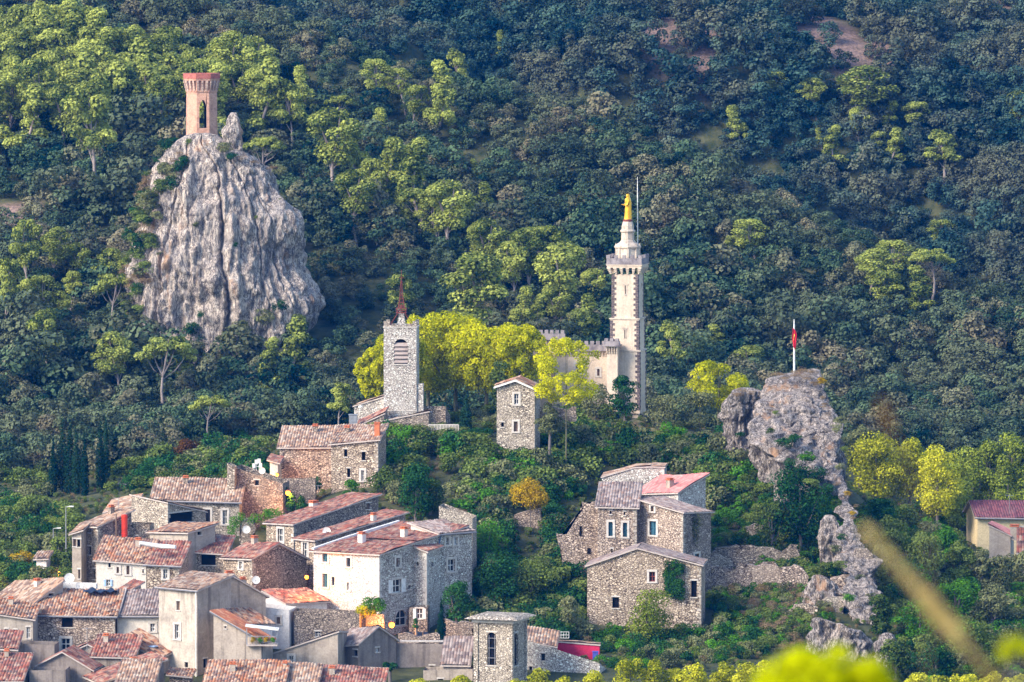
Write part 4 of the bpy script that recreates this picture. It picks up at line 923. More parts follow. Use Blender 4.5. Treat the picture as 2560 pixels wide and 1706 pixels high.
for r,z in ((.55,1.45),(.55,1.95),(.4,1.7)):
    k_=q(r,z); 
    for k in range(4): g.tube([k_[k],k_[(k+1)%4]],.045,4)
for k in range(4):
    k0=q(.42,1.3)[k]; k1=q(.55,1.95)[k]; g.tube([k0,k1],.05,4); k2=q(.16,3.3)[k]; g.tube([q(.34,1.95)[k],k2],.05,4); g.tube([q(.16,3.3)[k],q(.05,5.0)[k]],.035,4)
    # thin guy rods down to the tower corners
    g.tube([q(.4,1.4)[k],q(1.3,0)[k]],.03,4)
for z in (2.2,2.6,3.0,3.4): 
    k_=q(.34-.13*(z-2),z)
    for k in range(4): g.tube([k_[k],k_[(k+1)%4]],.035,4)
g.tube([c+Vector((0,0,1.3)),c+Vector((0,0,6.2))],.03,5); g.tube([c+Vector((-.3,0,5.3)),c+Vector((.3,0,5.3))],.03,4)
g.lathe([(.02,2.4),(.2,2.1),(.26,1.95)],c,8)
g.build('iron_belfry',M['iron'],x['e'])
hs('pale side aisle of the church with a roof falling to the left',G(500,922),[G(268,992)],None,10,680,'st_white','t_pale',name='church_aisle',cat='church',Rm=[(5,0)],ov=.15)
hs('lower chapel roof of red tiles in front of the church aisle',G(502,1052),[G(290,1148)],None,8,673,'st_gray','t_red',name='church_chapel',cat='church',Rm=[(2.5,.5)],ov=.15)
hs('stone church sacristy with a pinkish sloping wall top in front of the tower',G(852,1038),[G(487,1110)],None,4,669,'st_gray','t_pale',name='sacristy',cat='church',Rm=[(3,-.2)],ov=.12)
hs('dark weathered stone annex right of the church tower',G(985,992),[G(757,987)],[G(1022,1065)],14,677,'st_gray',None,name='church_annex',cat='church')
x=hs('tall narrow stone house with a white edged gable standing alone on the slope',G(1682,852),[G(1535,785),G(1386,834)],None,7,661,'st_pale','t_mix',Rm=[(5,0)],name='gabled_house',ov=.25,
 wins=[wG('L',1540,935,36,84,'sash+sur'),wG('L',1535,1150,32,80,'wood+arch+sur'),wG('L',1430,1135,22,36)])
g=MB()
for (s0,s1) in ((-.3,x['wl']*.5),(x['wl']*.5,x['wl']+.3)):
    p0=x['pt'](s0,-.33,x['H'](s0,0)-.06); p1=x['pt'](s1,-.33,x['H'](s1,0)-.06); g.tube([p0,p1],.1,4)
g.build('bargeboard',M['white'],x['e'])
# --- right hand group of stone houses
x=hs('broad gabled rubble stone house with ivy and a red framed window',Dd(963,870),[Dd(582,770),Dd(282,874)],None,6,613,'st_warm','t_grey',Rm=[(5.5,0)],ov=.25,
 wins=[wD('L',670,937,36,60,'red+sur'),wD('L',452,1092,40,66),wD('L',920,1010,34,100)])
hs('stone house with one square blue window and a brown roof falling right',Dd(855,556),[Dd(578,476)],[Dd(1022,550)],35,622,'st_brown','t_grey',wallr='st_stain',wins=[wD('L',675,647,40,84,'teal+sur'),wD('L',672,530,18,34,'wood+sur'),wD('R',936,822,26,44,'teal+sur')])
hs('stone house front with two small arched blue windows',Dd(578,524),[Dd(345,518)],None,5,623.6,'st_brown','t_grey',Rm=[(5,1.9)],wins=[wD('L',422,652,26,86,'teal+sur+arch'),wD('L',508,657,26,86,'teal+sur+arch'),wD('L',422,553,10,20),wD('L',505,559,10,20),wD('L',430,790,10,40)])
x=hs('pale stone house with a new pink tiled roof at the back of the right group',Dd(825,434),[Dd(560,442)],[Dd(990,336)],50,632,'st_white','t_pink')
on_roof(x,2.4,1.0,.6,.9,'pl_grey')
hs('pale stone house with a curved wall top, rearmost of the right group',Dd(742,286),[Dd(660,283),Dd(560,288),Dd(370,344)],None,5,640,'st_white','t_pale',Rm=[(4,0)],ov=.12,wins=[wD('L',418,425,26,40,'dark+arch')])
hs('low pink tiled roof left of the pale curved house',Dd(548,462),[Dd(372,492)],None,6,634,'st_white','t_pink',Rm=[(2.4,.7)],name='lean_to',cat='shed')
# --- right edge
hs('yellow rendered house with a purple slate-like roof at the right edge',E(1300,578),None,[E(1700,585)],84,690,'pl_yellow','t_purple',Lm=[(3.5,1.45),(7,0)],name='yellow_house',ov=.4,gut=['R'],wins=[wE('R',1560,660,20,40,'sash')])
x=hs('small grey outbuilding with a pink roof edge below the yellow house',E(1497,694),[E(1370,634)],None,10,672,'pl_beige','t_pink',Rm=[(4,0)],name='outbuilding',ov=.15)
on_roof(x,-.4,.6,.9,1.2,'pl_beige')
hs('red roofed shed cut by the right edge below the yellow house',E(1660,800),[E(1548,792)],None,5,668,'pl_beige','t_red',Rm=[(3.5,2)],name='shed',cat='shed')
# --- far left
hs('little shed with a dull red roof behind the trees on the left',A(832,380),[A(712,382)],None,5,690,'pl_white','t_grey',Rm=[(3,1.3)],name='shed',cat='shed')
hs('small bluish building half hidden by trees at the left edge',A(85,412),[A(-40,412)],None,5,694,'pl_white','t_grey',Rm=[(4,.9)],name='small_building',cat='building')
hs('white garage corner between the bushes on the far left',A(300,770),[A(235,772)],None,8,640,'pl_white','t_pale',Rm=[(2,.4)],name='garage',cat='building')
# ---------------- ruins and garden walls ----------------------------------------------------------------
def ruin(name,label,pts,D,mat,thick=.6,cat='wall',rough=.18,yaw=0.):
    """an upright wall of real thickness with a ragged top edge"""
    pts=[P(x,y,D) for x,y in pts]; c=sum(pts,Vector())/len(pts); out=[]
    for i in range(len(pts)):
        p,q=pts[i],pts[(i+1)%len(pts)]; n=max(1,int((q-p).length/.35))
        for k in range(n):
            v=p.lerp(q,k/n); out.append(v+Vector((mn.noise(v*1.7)*rough*2,0,mn.noise(v*1.7+Vector((9,9,9)))*rough*2)) if k else v)
    R_=Matrix.Rotation(math.radians(yaw),3,'Z')
    fr=[c+R_@(p-c) for p in out]; nr=R_@Vector((0,1,0)); bk=[p+nr*thick for p in fr]
    me=bpy.data.meshes.new(name); bm=bmesh.new(); a=[bm.verts.new(p) for p in fr]; b=[bm.verts.new(p) for p in bk]
    n=len(a)
    f1=bm.faces.new(a); f2=bm.faces.new(b[::-1])
    for i in range(n): bm.faces.new([a[i],b[i],b[(i+1)%n],a[(i+1)%n]])
    bmesh.ops.triangulate(bm,faces=[f1,f2]); bmesh.ops.recalc_face_normals(bm,faces=bm.faces)
    z0=min(p.z for p in fr); bmesh.ops.translate(bm,verts=bm.verts,vec=(-c.x,-c.y,-z0)); bm.to_mesh(me); bm.free(); me.materials.append(M[mat])
    o=link(name,me,None,(c.x,c.y,z0)); tag(o,label,cat); return o
Cs=lambda l:[Cc(*p) for p in l]; Ds=lambda l:[Dd(*p) for p in l]; Es=lambda l:[E(*p) for p in l]
ruin('ruined_wall','ragged stepped ruin wall on the left side of the right group of houses',Ds([(100,705),(98,680),(160,682),(172,640),(205,590),(240,560),(250,492),(350,490),(360,900),(330,960),(150,960),(125,800)]),626,'st_brown',.9,'ruin')
RW=bpy.data.objects['ruined_wall']
for x_,y_,w_,h_ in ((242,665,14,60),(292,783,20,36),(195,895,10,30)):
    X_,Y_=Dd(x_,y_); q=P(X_,Y_,625.97)-RW.location; g=MB(); g.box(q,(w_/2.39/25/2,.04,h_/2.39/25/2)); ob=g.build('opening',M['void'],None); ob.parent=RW
ruin('ruined_wall','upright ruined stone wall under the golden bush',Cs([(700,560),(740,490),(800,468),(915,446),(912,860),(700,860)]),641,'st_brown',.8,'ruin')
ruin('ruined_wall','broken stone wall among shrubs below the church terrace',Cs([(135,180),(165,190),(210,165),(270,130),(330,115),(400,112),(436,130),(440,330),(160,330)]),667,'st_brown',.8,'ruin')
ruin('terrace_wall','upper terrace wall right of the stone house group',Ds([(1030,790),(1110,762),(1200,775),(1260,750),(1400,772),(1540,750),(1560,890),(1020,890)]),637,'st_dry',.9,rough=.4,yaw=-4)
ruin('garden_wall','low rubble wall right of the gabled house under the pale tree',[G(1690,1010),G(1800,990),G(1900,1010),G(2010,1000),G(2010,1110),G(1690,1110)],666,'st_brown',.7)
ruin('terrace_wall','long light terrace wall right of the stone house group',Ds([(968,900),(1060,880),(1130,905),(1180,862),(1290,875),(1400,852),(1440,900),(1500,880),(1565,885),(1600,930),(1600,1040),(960,1040)]),627,'st_brown',.9,rough=.45,yaw=-3)
ruin('terrace_wall','short broken wall at the top of the terraces under the dark round tree',Ds([(1230,640),(1290,620),(1390,645),(1400,740),(1235,740)]),646,'st_dry',.7)
ruin('terrace_wall','small tumbled wall patch near the blue window corner of the stone group',Ds([(1000,830),(1080,810),(1150,850),(1150,900),(990,900)]),630,'st_pale',.6)
ruin('terrace_wall','lower terrace wall behind the row of yellow treetops',Ds([(1150,1400),(1200,1320),(1250,1275),(1400,1260),(1560,1262),(1600,1420),(1560,1500),(1150,1500)]),611,'st_dry',.8)
ruin('garden_wall','squared stone bastion wall at the top of the ridge wall steps',Es([(425,955),(480,940),(565,930),(572,1070),(425,1070)]),626,'st_brown',1.5)
ruin('garden_wall','pale squared wall left of the ridge wall steps',Es([(350,1075),(420,1062),(500,1060),(505,1170),(345,1170)]),621,'st_pale',1.2)
ruin('garden_wall','sunlit broken wall leaning below the ridge bastion',Es([(120,1180),(235,1105),(300,1095),(345,1120),(345,1225),(120,1225)]),617,'st_warm',.9)
ruin('ridge_wall','tall old rampart of rough stone running down the ridge',Es([(575,770),(640,772),(672,800),(690,900),(692,1000),(682,1140),(575,1140)]),628,'st_gray',1.4)
ruin('garden_wall','flat topped wall at the foot of the rampart',Es([(540,1132),(738,1136),(738,1300),(640,1300),(545,1200)]),619,'st_gray',1.6)
ruin('garden_wall','low wall at the edge of the summit lawn',[(1690,1078),(1760,1076),(1830,1082),(1830,1100),(1690,1096)],684,'st_pale',.5)
ruin('garden_wall','stone terrace wall under the church railing',[G(790,1226),G(1090,1224),G(1095,1330),G(790,1330)],667,'st_gray',1.0)
ruin('garden_wall','rubble wall between the two bell towers houses and the bushes',Cs([(270,1165),(350,1180),(475,1175),(480,1320),(270,1320)]),603,'st_gray',.8)
ruin('garden_wall','low dark red planter wall of the terrace',B(1130,1290) and [B(1100,1300),B(1330,1305),B(1330,1350),B(1100,1350)],597,'st_brown',.4)
ruin('garden_wall','vine topped stone pillar wall between the upper and lower village',[B(225,660),B(300,655),B(300,800),B(225,800)],634,'st_gray',.9)
ruin('garden_wall','purple tinted stone wall far left behind the cypresses',[A(215,80),A(390,70),A(390,140),A(260,180),A(215,150)],712,'st_brown',.6)
# ---------------- red brick tower on the rock -----------------------------------------------------------
def brick(name,c1,c2,mort,sc_=3.2):
    m,nt,out=new_mat(name)
    uv=nt.nodes.new('ShaderNodeUVMap'); br=nt.nodes.new('ShaderNodeTexBrick'); nt.links.new(uv.outputs[0],br.inputs['Vector'])
    br.inputs['Color1'].default_value=(*c1,1); br.inputs['Color2'].default_value=(*c2,1); br.inputs['Mortar'].default_value=(*mort,1)
    br.inputs['Scale'].default_value=sc_; br.inputs['Mortar Size'].default_value=.02
    n=noise_(nt,pos_scaled(nt,(1,1,1)),1.2,7,.7); c=mixc(nt,math_(nt,'MULTIPLY',maprange(nt,n,.48,.7),.7),br.outputs[0],(.28,.12,.09))
    n2=noise_(nt,pos_scaled(nt,(1,1,1)),5,3); c=mixc(nt,1.0,c,mixc(nt,maprange(nt,n2,.3,.7),(.75,.72,.7),(1.05,1.05,1.05)),'MULTIPLY')
    finish(nt,out,c,.9,bump(nt,n,.3,.05)); return m
M['brick']=brick('old_salmon_brick',(.60,.30,.20),(.70,.40,.27),(.55,.40,.32)); M['brickred']=plain('red_brick_coping',(.42,.13,.10),.85,var=.4)
def oct_tower():
    D=778; px_=ppm(D); cx=(465+544)/2; zt=P(0,184,D).z; zb=P(0,352,D).z; c0=P(cx,350,D+2.0); R=(540-466)/px_/2/math.cos(PI/8)*1.0
    e=empty('brick_tower',(c0.x,c0.y,zb-.4),'red brick octagonal watchtower with a pointed opening on top of the pale rock','tower')
    rot=PI/8+math.radians(-90)+math.radians(8)
    def ring(r,z): return [Vector((c0.x+r*math.cos(rot+k*PI/4),c0.y+r*math.sin(rot+k*PI/4),z)) for k in range(8)]
    zc=P(0,228,D).z
    w=MB(); rise=zc-zb
    lo=ring(R*1.04,zb-1.2); mi=ring(R,zc)
    # opening in the face towards the camera: pointed arch, seen left of centre
    for k in range(8):
        a0,a1,b0,b1=lo[k],lo[(k+1)%8],mi[k],mi[(k+1)%8]; mid=(a0+a1)/2
        nrm=Vector((mid.x-c0.x,mid.y-c0.y,0)).normalized(); L=(a1-a0).length
        f=lambda u,v: a0.lerp(a1,u).lerp(b0.lerp(b1,u),v)
        uvf=lambda u,v:(u*L+k*L,v*(rise+1.2))
        fr=nrm.y<-.85
        if fr or nrm.y>.85:
            u0,u1=.20,.80; y2v=lambda y:(P(0,y,D).z-(zb-1.2))/(zc-(zb-1.2))
            v0,vs,vt=y2v(321),y2v(268),y2v(250)
            arc=[(u0,v0),(u0,vs)]+[(u0+(.5-u0)*t,vs+(vt-vs)*math.sin(PI/2*t)) for t in (.25,.5,.75,1)]+[(1-(u0+(.5-u0)*t),vs+(vt-vs)*math.sin(PI/2*t)) for t in (.75,.5,.25)]+[(u1,vs),(u1,v0)]
            P4=lambda l:w.poly([f(*q) for q in l],0,[uvf(*q) for q in l])
            P4([(0,0),(u0,0),(u0,1),(0,1)]); P4([(u1,0),(1,0),(1,1),(u1,1)]); P4([(u0,0),(u1,0),(u1,v0),(u0,v0)])
            P4([(u0,1)]+arc[1:6][::1]+[(.5,1)]); P4([(.5,1)]+arc[5:9]+[(u1,1)]) 
            for i in range(len(arc)):
                p,q=f(*arc[i]),f(*arc[(i+1)%len(arc)]); w.poly([p,q,q-nrm*.5,p-nrm*.5],0)
        else: w.poly([a0,a1,b1,b0],0,[uvf(0,0),uvf(1,0),uvf(1,1),uvf(0,1)])
    li=ring(R*.78,zb-1.2); ui=ring(R*.78,zc)
    for k in range(8):
        mid=(li[k]+li[(k+1)%8])/2
        if abs((mid.y-c0.y)/ (R))>.68: 
            # inner faces beside the openings only
            for u0,u1 in ((0,.14),(.86,1)):
                w.poly([li[k].lerp(li[(k+1)%8],u1),li[k].lerp(li[(k+1)%8],u0),ui[k].lerp(ui[(k+1)%8],u0),ui[k].lerp(ui[(k+1)%8],u1)],1)
        else: w.poly([li[(k+1)%8],li[k],ui[k],ui[(k+1)%8]],1)
    w.poly(ui,1)
    w.build('wall',[M['brick'],M['void']],e)
    fl=MB(); fl.prism([(p.x,p.y) for p in ring(R*.9,0)],zb-1.3,P(0,321,D).z-.02); fl.build('floor',M['brickred'],e)
    # corbelled head
    g=MB(); z1=P(0,228,D).z; z2=P(0,202,D).z; z3=P(0,184,D).z
    def band(r0,za,r1,zb_,m=0):
        A_,B_=ring(r0,za),ring(r1,zb_)
        for k in range(8): g.poly([A_[k],A_[(k+1)%8],B_[(k+1)%8],B_[k]],m,[(k*1.3,za),(k*1.3+1.3,za),(k*1.3+1.3,zb_),(k*1.3,zb_)])
    band(R*1.05,z1-.12,R*1.05,z1+.06); band(R,z1+.06,R*1.02,z2)
    band(R*1.17,z2,R*1.19,z2+.25); g.poly(ring(R*1.17,z2)[::-1]); 
    g.build('upper_wall',[M['brick']],e)
    g=MB(); o8,i8=ring(R*1.22,z2+.25),ring(R*1.22,z3); 
    for k in range(8): g.poly([o8[k],o8[(k+1)%8],i8[(k+1)%8],i8[k]])
    in0,in1=ring(R*.98,z2+.25),ring(R*.98,z3)
    for k in range(8): g.poly([in1[k],in1[(k+1)%8],in0[(k+1)%8],in0[k]]); g.poly([i8[k],i8[(k+1)%8],in1[(k+1)%8],in1[k]])
    g.poly(ring(R*1.22,z2+.25)[::-1]); g.poly(ring(R*.98,z2+.3))
    g.build('parapet',M['brickred'],e)
    g=MB()
    r0,r1=ring(R*1.0,z1),ring(R*1.17,z2)
    for k in range(8):
        for u in (.02,.34,.66):
            a0=r0[k].lerp(r0[(k+1)%8],u+.1); d=(r0[(k+1)%8]-r0[k]).normalized(); nn=Vector((a0.x-c0.x,a0.y-c0.y,0)).normalized()
            h=z2-z1; 
            for q in range(4):
                s=q/4; g.box(a0+nn*(.04+R*.17*(s+.25)/2)+Vector((0,0,h*(s+.125))),(.13,R*.17*(s+.3)/2,h*.13),(d,nn,Vector((0,0,1))))
    g.build('corbel',M['brick'],e)
oct_tower()
# ---------------- statue tower with its battlemented chapel ---------------------------------------------
M['quoin']=stone('dark_quoin_stone',(.26,.20,.185),(.15,.115,.11),(.10,.08,.08),.3,.2); M['tcream']=plaster('warm_cream_render',(.74,.60,.46),(.46,.36,.27),.4,.4)
M['tstone']=plaster('stained_pale_stone',(.72,.60,.47),(.22,.18,.16),.45,.6,.6); M['dkstone']=plaster('blackened_parapet_stone',(.36,.315,.31),(.10,.085,.10),.6,.7,.6)
M['gold']=plain('gilded_bronze',(.85,.47,.02),.38,.35,.5,.25)
D=690
x=hs('tall slender cream tower with dark quoins, battlemented gallery and gilded statue',T(437,640),[T(290,640)],[T(468,640)],12,D,'tcream',None,name='statue_tower',cat='tower',wins=[wT('L',366,728,5,48),wT('L',365,975,5,50),wT('R',456,700,5,22),wT('R',458,950,5,30)])
ST=x; ax=(x['a'],x['b'],Vector((0,0,1))); W2=x['wl']/2; W3=x['wr']/2; Zz=lambda y: P(T(0,y)[0],T(0,y)[1],D).z
cc=lambda z: x['pt'](W2,W3,z)
for zt,zb_,ex,nm in ((893,1068,.14,'middle_stage'),(1072,1420,.26,'lower_stage')):
    g=MB(); z1,z0=Zz(zt),Zz(zb_); g.box(cc((z0+z1)/2),(W2+ex,W3+ex,(z1-z0)/2),ax); g.box(cc(z1+.04),(W2+ex+.1,W3+ex+.1,.07),ax,1); g.build(nm,[M['tcream'],M['tstone']],x['e'])
# slits and surrounds on the stages
g=MB()
for y0,y1,yx,ex in ((703,752,366,.0),(948,1003,365,.14)):
    s=cross_t(x['o'],x['a'],T(yx,0)[0],T(0,y0)[1]); z0,z1=Zz(y1),Zz(y0)
    for k in (-1,1): g.box(x['pt'](s+k*.12,-ex-.02,(z0+z1)/2),(.06,.03,(z1-z0)/2),ax)
    g.box(x['pt'](s,-ex-.02,z1+.08),(.3,.04,.08),ax)
g.build('slit_surround',M['tstone'],x['e'])
g=MB(); s=cross_t(x['o'],x['a'],T(365,0)[0],T(0,950)[1]); g.box(x['pt'](s,-.145,(Zz(1000)+Zz(955))/2),(.06,.01,(Zz(955)-Zz(1000))/2),ax); g.build('slit',M['void'],x['e'])
g=MB(); rq=random.Random(4)
for (ya,yb,ex) in ((640,890,0),(900,1066,.14),(1075,1400,.26)):
    z=Zz(ya); 
    i=0
    while z>Zz(yb)+.2:
        h=.30; lg=.52 if i%2 else .3
        for s0,sg in ((-ex,1),(2*W2+ex,-1)):
            g.box(x['pt'](s0+sg*lg/2*1.0,-ex+.0,z-h/2),(lg/2,.035,h/2-.012),ax)
        for t0,sg in ((-ex,1),(2*W3+ex,-1)):
            l2=.3 if i%2 else .52; g.box(x['pt'](-ex,t0+sg*l2/2,z-h/2),(.035,l2/2,h/2-.012),ax)
            g.box(x['pt'](2*W2+ex,t0+sg*l2/2,z-h/2),(.035,l2/2,h/2-.012),ax)
        z-=h; i+=1
g.build('quoin',M['quoin'],x['e'])
# corbel table and gallery
g=MB(); zc0,zc1=Zz(640),Zz(592)
def four(fn):
    for (dr,nr,hl,off) in ((x['a'],-x['b'],W2,W3),(x['a'],x['b'],W2,W3),(x['b'],-x['a'],W3,W2),(x['b'],x['a'],W3,W2)): fn(dr,nr,hl,off)
def cb(dr,nr,hl,off):
    n=6
    for i in range(n):
        u=(-hl-.12)+(2*hl+.24)*i/(n-1)
        for q in range(4):
            s=q/4; h=(zc1-zc0)*.8; c=cc(0)+dr*u*(1+.14*s)+nr*(off+.05+.4*(s+.25)/2); c.z=zc0+h*(s+.125); g.box(c,(.10+.03*q,.4*(s+.3)/2,h*.13),(dr,nr,Vector((0,0,1))))
four(cb)
g.box(cc(zc1-.12),(W2+.47,W3+.47,.14),ax); g.box(cc(zc1+.06),(W2+.55,W3+.55,.07),ax)
g.build('corbel_table',M['tcream'],x['e'])
g=MB(); zp0,zp1=Zz(583),Zz(538)
def par(dr,nr,hl,off):
    c=cc((zp0+zp1)/2-.12)+nr*(off+.42); g.box(c,(hl+.5,.09,(zp1-zp0)/2-.15),(dr,nr,Vector((0,0,1))))
    n=5
    for i in range(n):
        u=(-hl-.32)+(2*hl+.64)*i/(n-1); c=cc(zp1-.12)+nr*(off+.42)+dr*u; g.box(c,(.2,.12,.2),(dr,nr,Vector((0,0,1))))
four(par); g.box(cc(zp0-.02),(W2+.56,W3+.56,.05),ax); g.build('battlement',M['dkstone'],x['e'])
# upper drum and pedestal: octagonal steps
c=cc(0)
def lp(ys,n=8): return [(w/22.3/2/2.24*22.3/ (ppm(D)/1.0)*1.0*1.0,Zz(y)) for w,y in ys]
prof=[(134,583),(134,500),(148,497),(152,488),(120,474),(92,466),(84,460),(72,452),(72,412),(84,408),(86,400),(70,394),(68,375),(56,352),(48,347),(30,346),(0.1,346)]
prof=[(w/2.24/2/ppm(D),Zz(y)) for w,y in prof]
g=MB(); g.lathe([(r,z) for r,z in prof],(c.x,c.y,0),8); ob=g.build('pedestal',M['tstone'],x['e'])
g=MB()
for k in range(8):
    an=2*PI*k/8; r=prof[0][0]; g.box(Vector((c.x+math.cos(an)*r*.98,c.y+math.sin(an)*r*.98,(Zz(583)+Zz(497))/2)),(.1,.1,(Zz(497)-Zz(583))/2),(Vector((math.cos(an),math.sin(an),0)),Vector((-math.sin(an),math.cos(an),0)),Vector((0,0,1))))
    g.lathe([(.13,Zz(492)),(.08,Zz(484)),(.01,Zz(470))],(c.x+math.cos(an)*r,c.y+math.sin(an)*r,0),6)
g.build('drum_pilaster',M['tstone'],x['e'])
# gilded statue: robed figure with veil, forearms reaching forward to the left
zf=Zz(347); Hs_=Zz(193)-zf; s=Hs_/1.72
e=empty('gilded_statue',(c.x,c.y,zf),'gilded statue of a robed and veiled woman on top of the cream tower','statue')
g=MB(); rows=[]; n=28
prf=[(.0,.25,.23),(.03,.26,.24),(.10,.235,.21),(.3,.215,.185),(.55,.20,.165),(.8,.195,.155),(.98,.175,.14),(1.08,.185,.14),(1.22,.20,.145),(1.34,.205,.135),(1.42,.15,.115),(1.47,.075,.08),(1.50,.065,.07)]
for z,rx,ry in prf:
    rows.append([Vector((math.cos(2*PI*k/n)*rx*(1+.09*math.sin(7*2*PI*k/n+z*1.2)*(1 if z<1 else .3))+.03*math.sin(z*2.2),math.sin(2*PI*k/n)*ry*(1+.07*math.sin(9*2*PI*k/n)*(1 if z<1 else .2)),z))*s for k in range(n+1)])
g.grid(rows)
for ys in (-.10,.10):
    g.tube([Vector((.0,ys*1.7,1.33))*s,Vector((-.05,ys*2.1,1.1))*s,Vector((-.2,ys*1.5,1.0))*s,Vector((-.33,ys*1.2,1.04))*s],[.075*s,.07*s,.055*s,.03*s],8)
    for q in range(5):
        b0=Vector((-.33,ys*1.2+(q-2)*.012,1.04))*s; g.tube([b0,b0+Vector((-.05,(q-2)*.004,.012-.008*abs(q-2)))*s,b0+Vector((-.085+.01*abs(q-2),(q-2)*.004,.0))*s],[.009*s,.008*s,.005*s],5)
ob=g.build('robed_figure',M['gold'],None,smooth=True); ob.parent=e
g=MB(); hr=[(.0,1.44),(.07,1.46),(.10,1.52),(.108,1.58),(.10,1.64),(.07,1.69),(.0,1.705)]
g.lathe([(r*s*.86,z*s) for r,z in hr],(-.015*s,0,0),14,sx=1.05,sy=.85)
g.tube([Vector((-.105,0,1.585))*s,Vector((-.125,0,1.56))*s,Vector((-.1,0,1.545))*s],[.012*s,.016*s,.012*s],6)
for q in (-.03,.03): g.box(Vector((-.096,q,1.592))*s,(.006*s,.012*s,.006*s))
g.box(Vector((-.098,0,1.522))*s,(.006*s,.02*s,.005*s))
ob=g.build('head',M['gold'],None,smooth=True); ob.parent=e
g=MB(); rows=[]
for z,r0,sp in ((1.72,.02,1.0),(1.70,.09,1.9),(1.62,.125,2.0),(1.5,.13,2.0),(1.4,.17,1.9),(1.2,.225,1.8),(.9,.225,1.7),(.55,.235,1.6),(.2,.26,1.5)):
    rows.append([Vector((math.cos(-sp+2*sp*k/16)*r0*(1+.05*math.sin(k*2.3)),math.sin(-sp+2*sp*k/16)*r0*.92*(1+.05*math.sin(k*1.9)),z))*s for k in range(17)])
g.grid(rows); g.grid([[v*.94+Vector((0,0,v.z*.06)) for v in r] for r in rows][::-1]); ob=g.build('veil',M['gold'],None,smooth=True); ob.parent=e
g=MB(); g.lathe([(.3*s,-.03),(.3*s,.08*s),(.22*s,.12*s),(.0,.12*s)],(0,0,0),14); ob=g.build('plinth',M['iron'],None); ob.parent=e
e.rotation_euler=(0,0,math.radians(20))
# lightning rod mast behind
mp=P(*T(436,530),D+2.6); mt=P(*T(434,95),D+2.6)
g=MB(); g.tube([Vector((mp.x,mp.y,Zz(590))),Vector((mt.x,mt.y,mt.z-2)),mt],[.06,.05,.025],6); o=g.build('lightning_mast',M['white'],None,(mp.x,mp.y,Zz(590))); tag(o,'thin white mast standing behind the gilded statue','mast')
# chapel wing
def battlement_row(xh,p0,p1,nr,h,e,n,thick=.22,mat='dkstone',name='battlement'):
    g=MB(); d=(p1-p0).normalized(); L=(p1-p0).length; Z=Vector((0,0,1)); m_=(p0+p1)/2
    g.box(m_+Z*h*.3,(L/2,thick,h*.3),(d,nr,Z)); g.box(m_+Z*(-.05),(L/2+.1,thick+.14,.07),(d,nr,Z))
    for i in range(n):
        g.box(p0+d*(L*(i+.5)/n)+Z*h*.8,(L/n*.32,thick+.02,h*.2),(d,nr,Z))
    g.build(name,M[mat],e)
def machic(p0,p1,nr,e,n,h=.55,out=.22):
    g=MB(); d=(p1-p0).normalized(); L=(p1-p0).length; Z=Vector((0,0,1))
    for i in range(n):
        c=p0+d*(L*(i+.5)/n); g.box(c+nr*out*.5-Z*h*.35,(L/n*.2,out*.5,h*.25),(d,nr,Z)); g.box(c+nr*out*.3-Z*h*.75,(L/n*.17,out*.3,h*.22),(d,nr,Z))
    g.box((p0+p1)/2+nr*out*.52,(L/2,out*.52,.07),(d,nr,Z)); g.build('machicolation',M['tcream'],e)
y=hs('cream chapel with dark battlements joined to the left of the statue tower',T(262,1072),[T(-30,1072)],None,5,693,'tcream',None,name='battlemented_chapel',cat='chapel',Rm=[(5,0)],wins=[wT('L',112,1170,50,60,'sash+sur+arch'),wT('L',215,1190,14,40,'wood+arch+sur')])
p0,p1=y['pt'](0,-.12,y['zN']+.15),y['pt'](y['wl'],-.12,y['zN']+.15); battlement_row(y,p0,p1,-y['b'],1.0,y['e'],9); machic(y['pt'](0,0,y['zN']),y['pt'](y['wl'],0,y['zN']),-y['b'],y['e'],18)
y=hs('taller cream chapel front with battlements behind the yellow tree',G(1990,560),[G(1690,478)],None,5,696,'tcream',None,name='battlemented_chapel',cat='chapel',Lm=[(5.4,0)],Rm=[(5,0)],wins=[wG('L',1900,640,40,60,'sash+arch')]) if False else hs('taller cream chapel block with battlements behind the plane trees',T(30,1010),[T(-150,1010)],None,5,696,'tcream',None,name='battlemented_chapel',cat='chapel',Rm=[(5,0)])
p0,p1=y['pt'](0,-.12,y['zN']+.15),y['pt'](y['wl'],-.12,y['zN']+.15); battlement_row(y,p0,p1,-y['b'],1.0,y['e'],6); machic(y['pt'](0,0,y['zN']),y['pt'](y['wl'],0,y['zN']),-y['b'],y['e'],11)
y=hs('slim cream corner turret with a corbelled battlement against the statue tower',T(322,1045),[T(262,1045)],None,10,688.5,'tcream',None,name='corner_turret',cat='turret',Rm=[(1.3,0)])
machic(y['pt'](-.1,0,y['zN']),y['pt'](y['wl']+.1,0,y['zN']),-y['b'],y['e'],5,.8,.3)
battlement_row(y,y['pt'](-.3,-.2,y['zN']+.15),y['pt'](y['wl']+.3,-.2,y['zN']+.15),-y['b'],.75,y['e'],3,.3)
g=MB(); g.box(y['pt'](y['wl']/2,.65,y['zN']+.1),(y['wl']/2+.3,.9,.12),(y['a'],y['b'],Vector((0,0,1)))); g.build('turret_top',M['tcream'],y['e'])
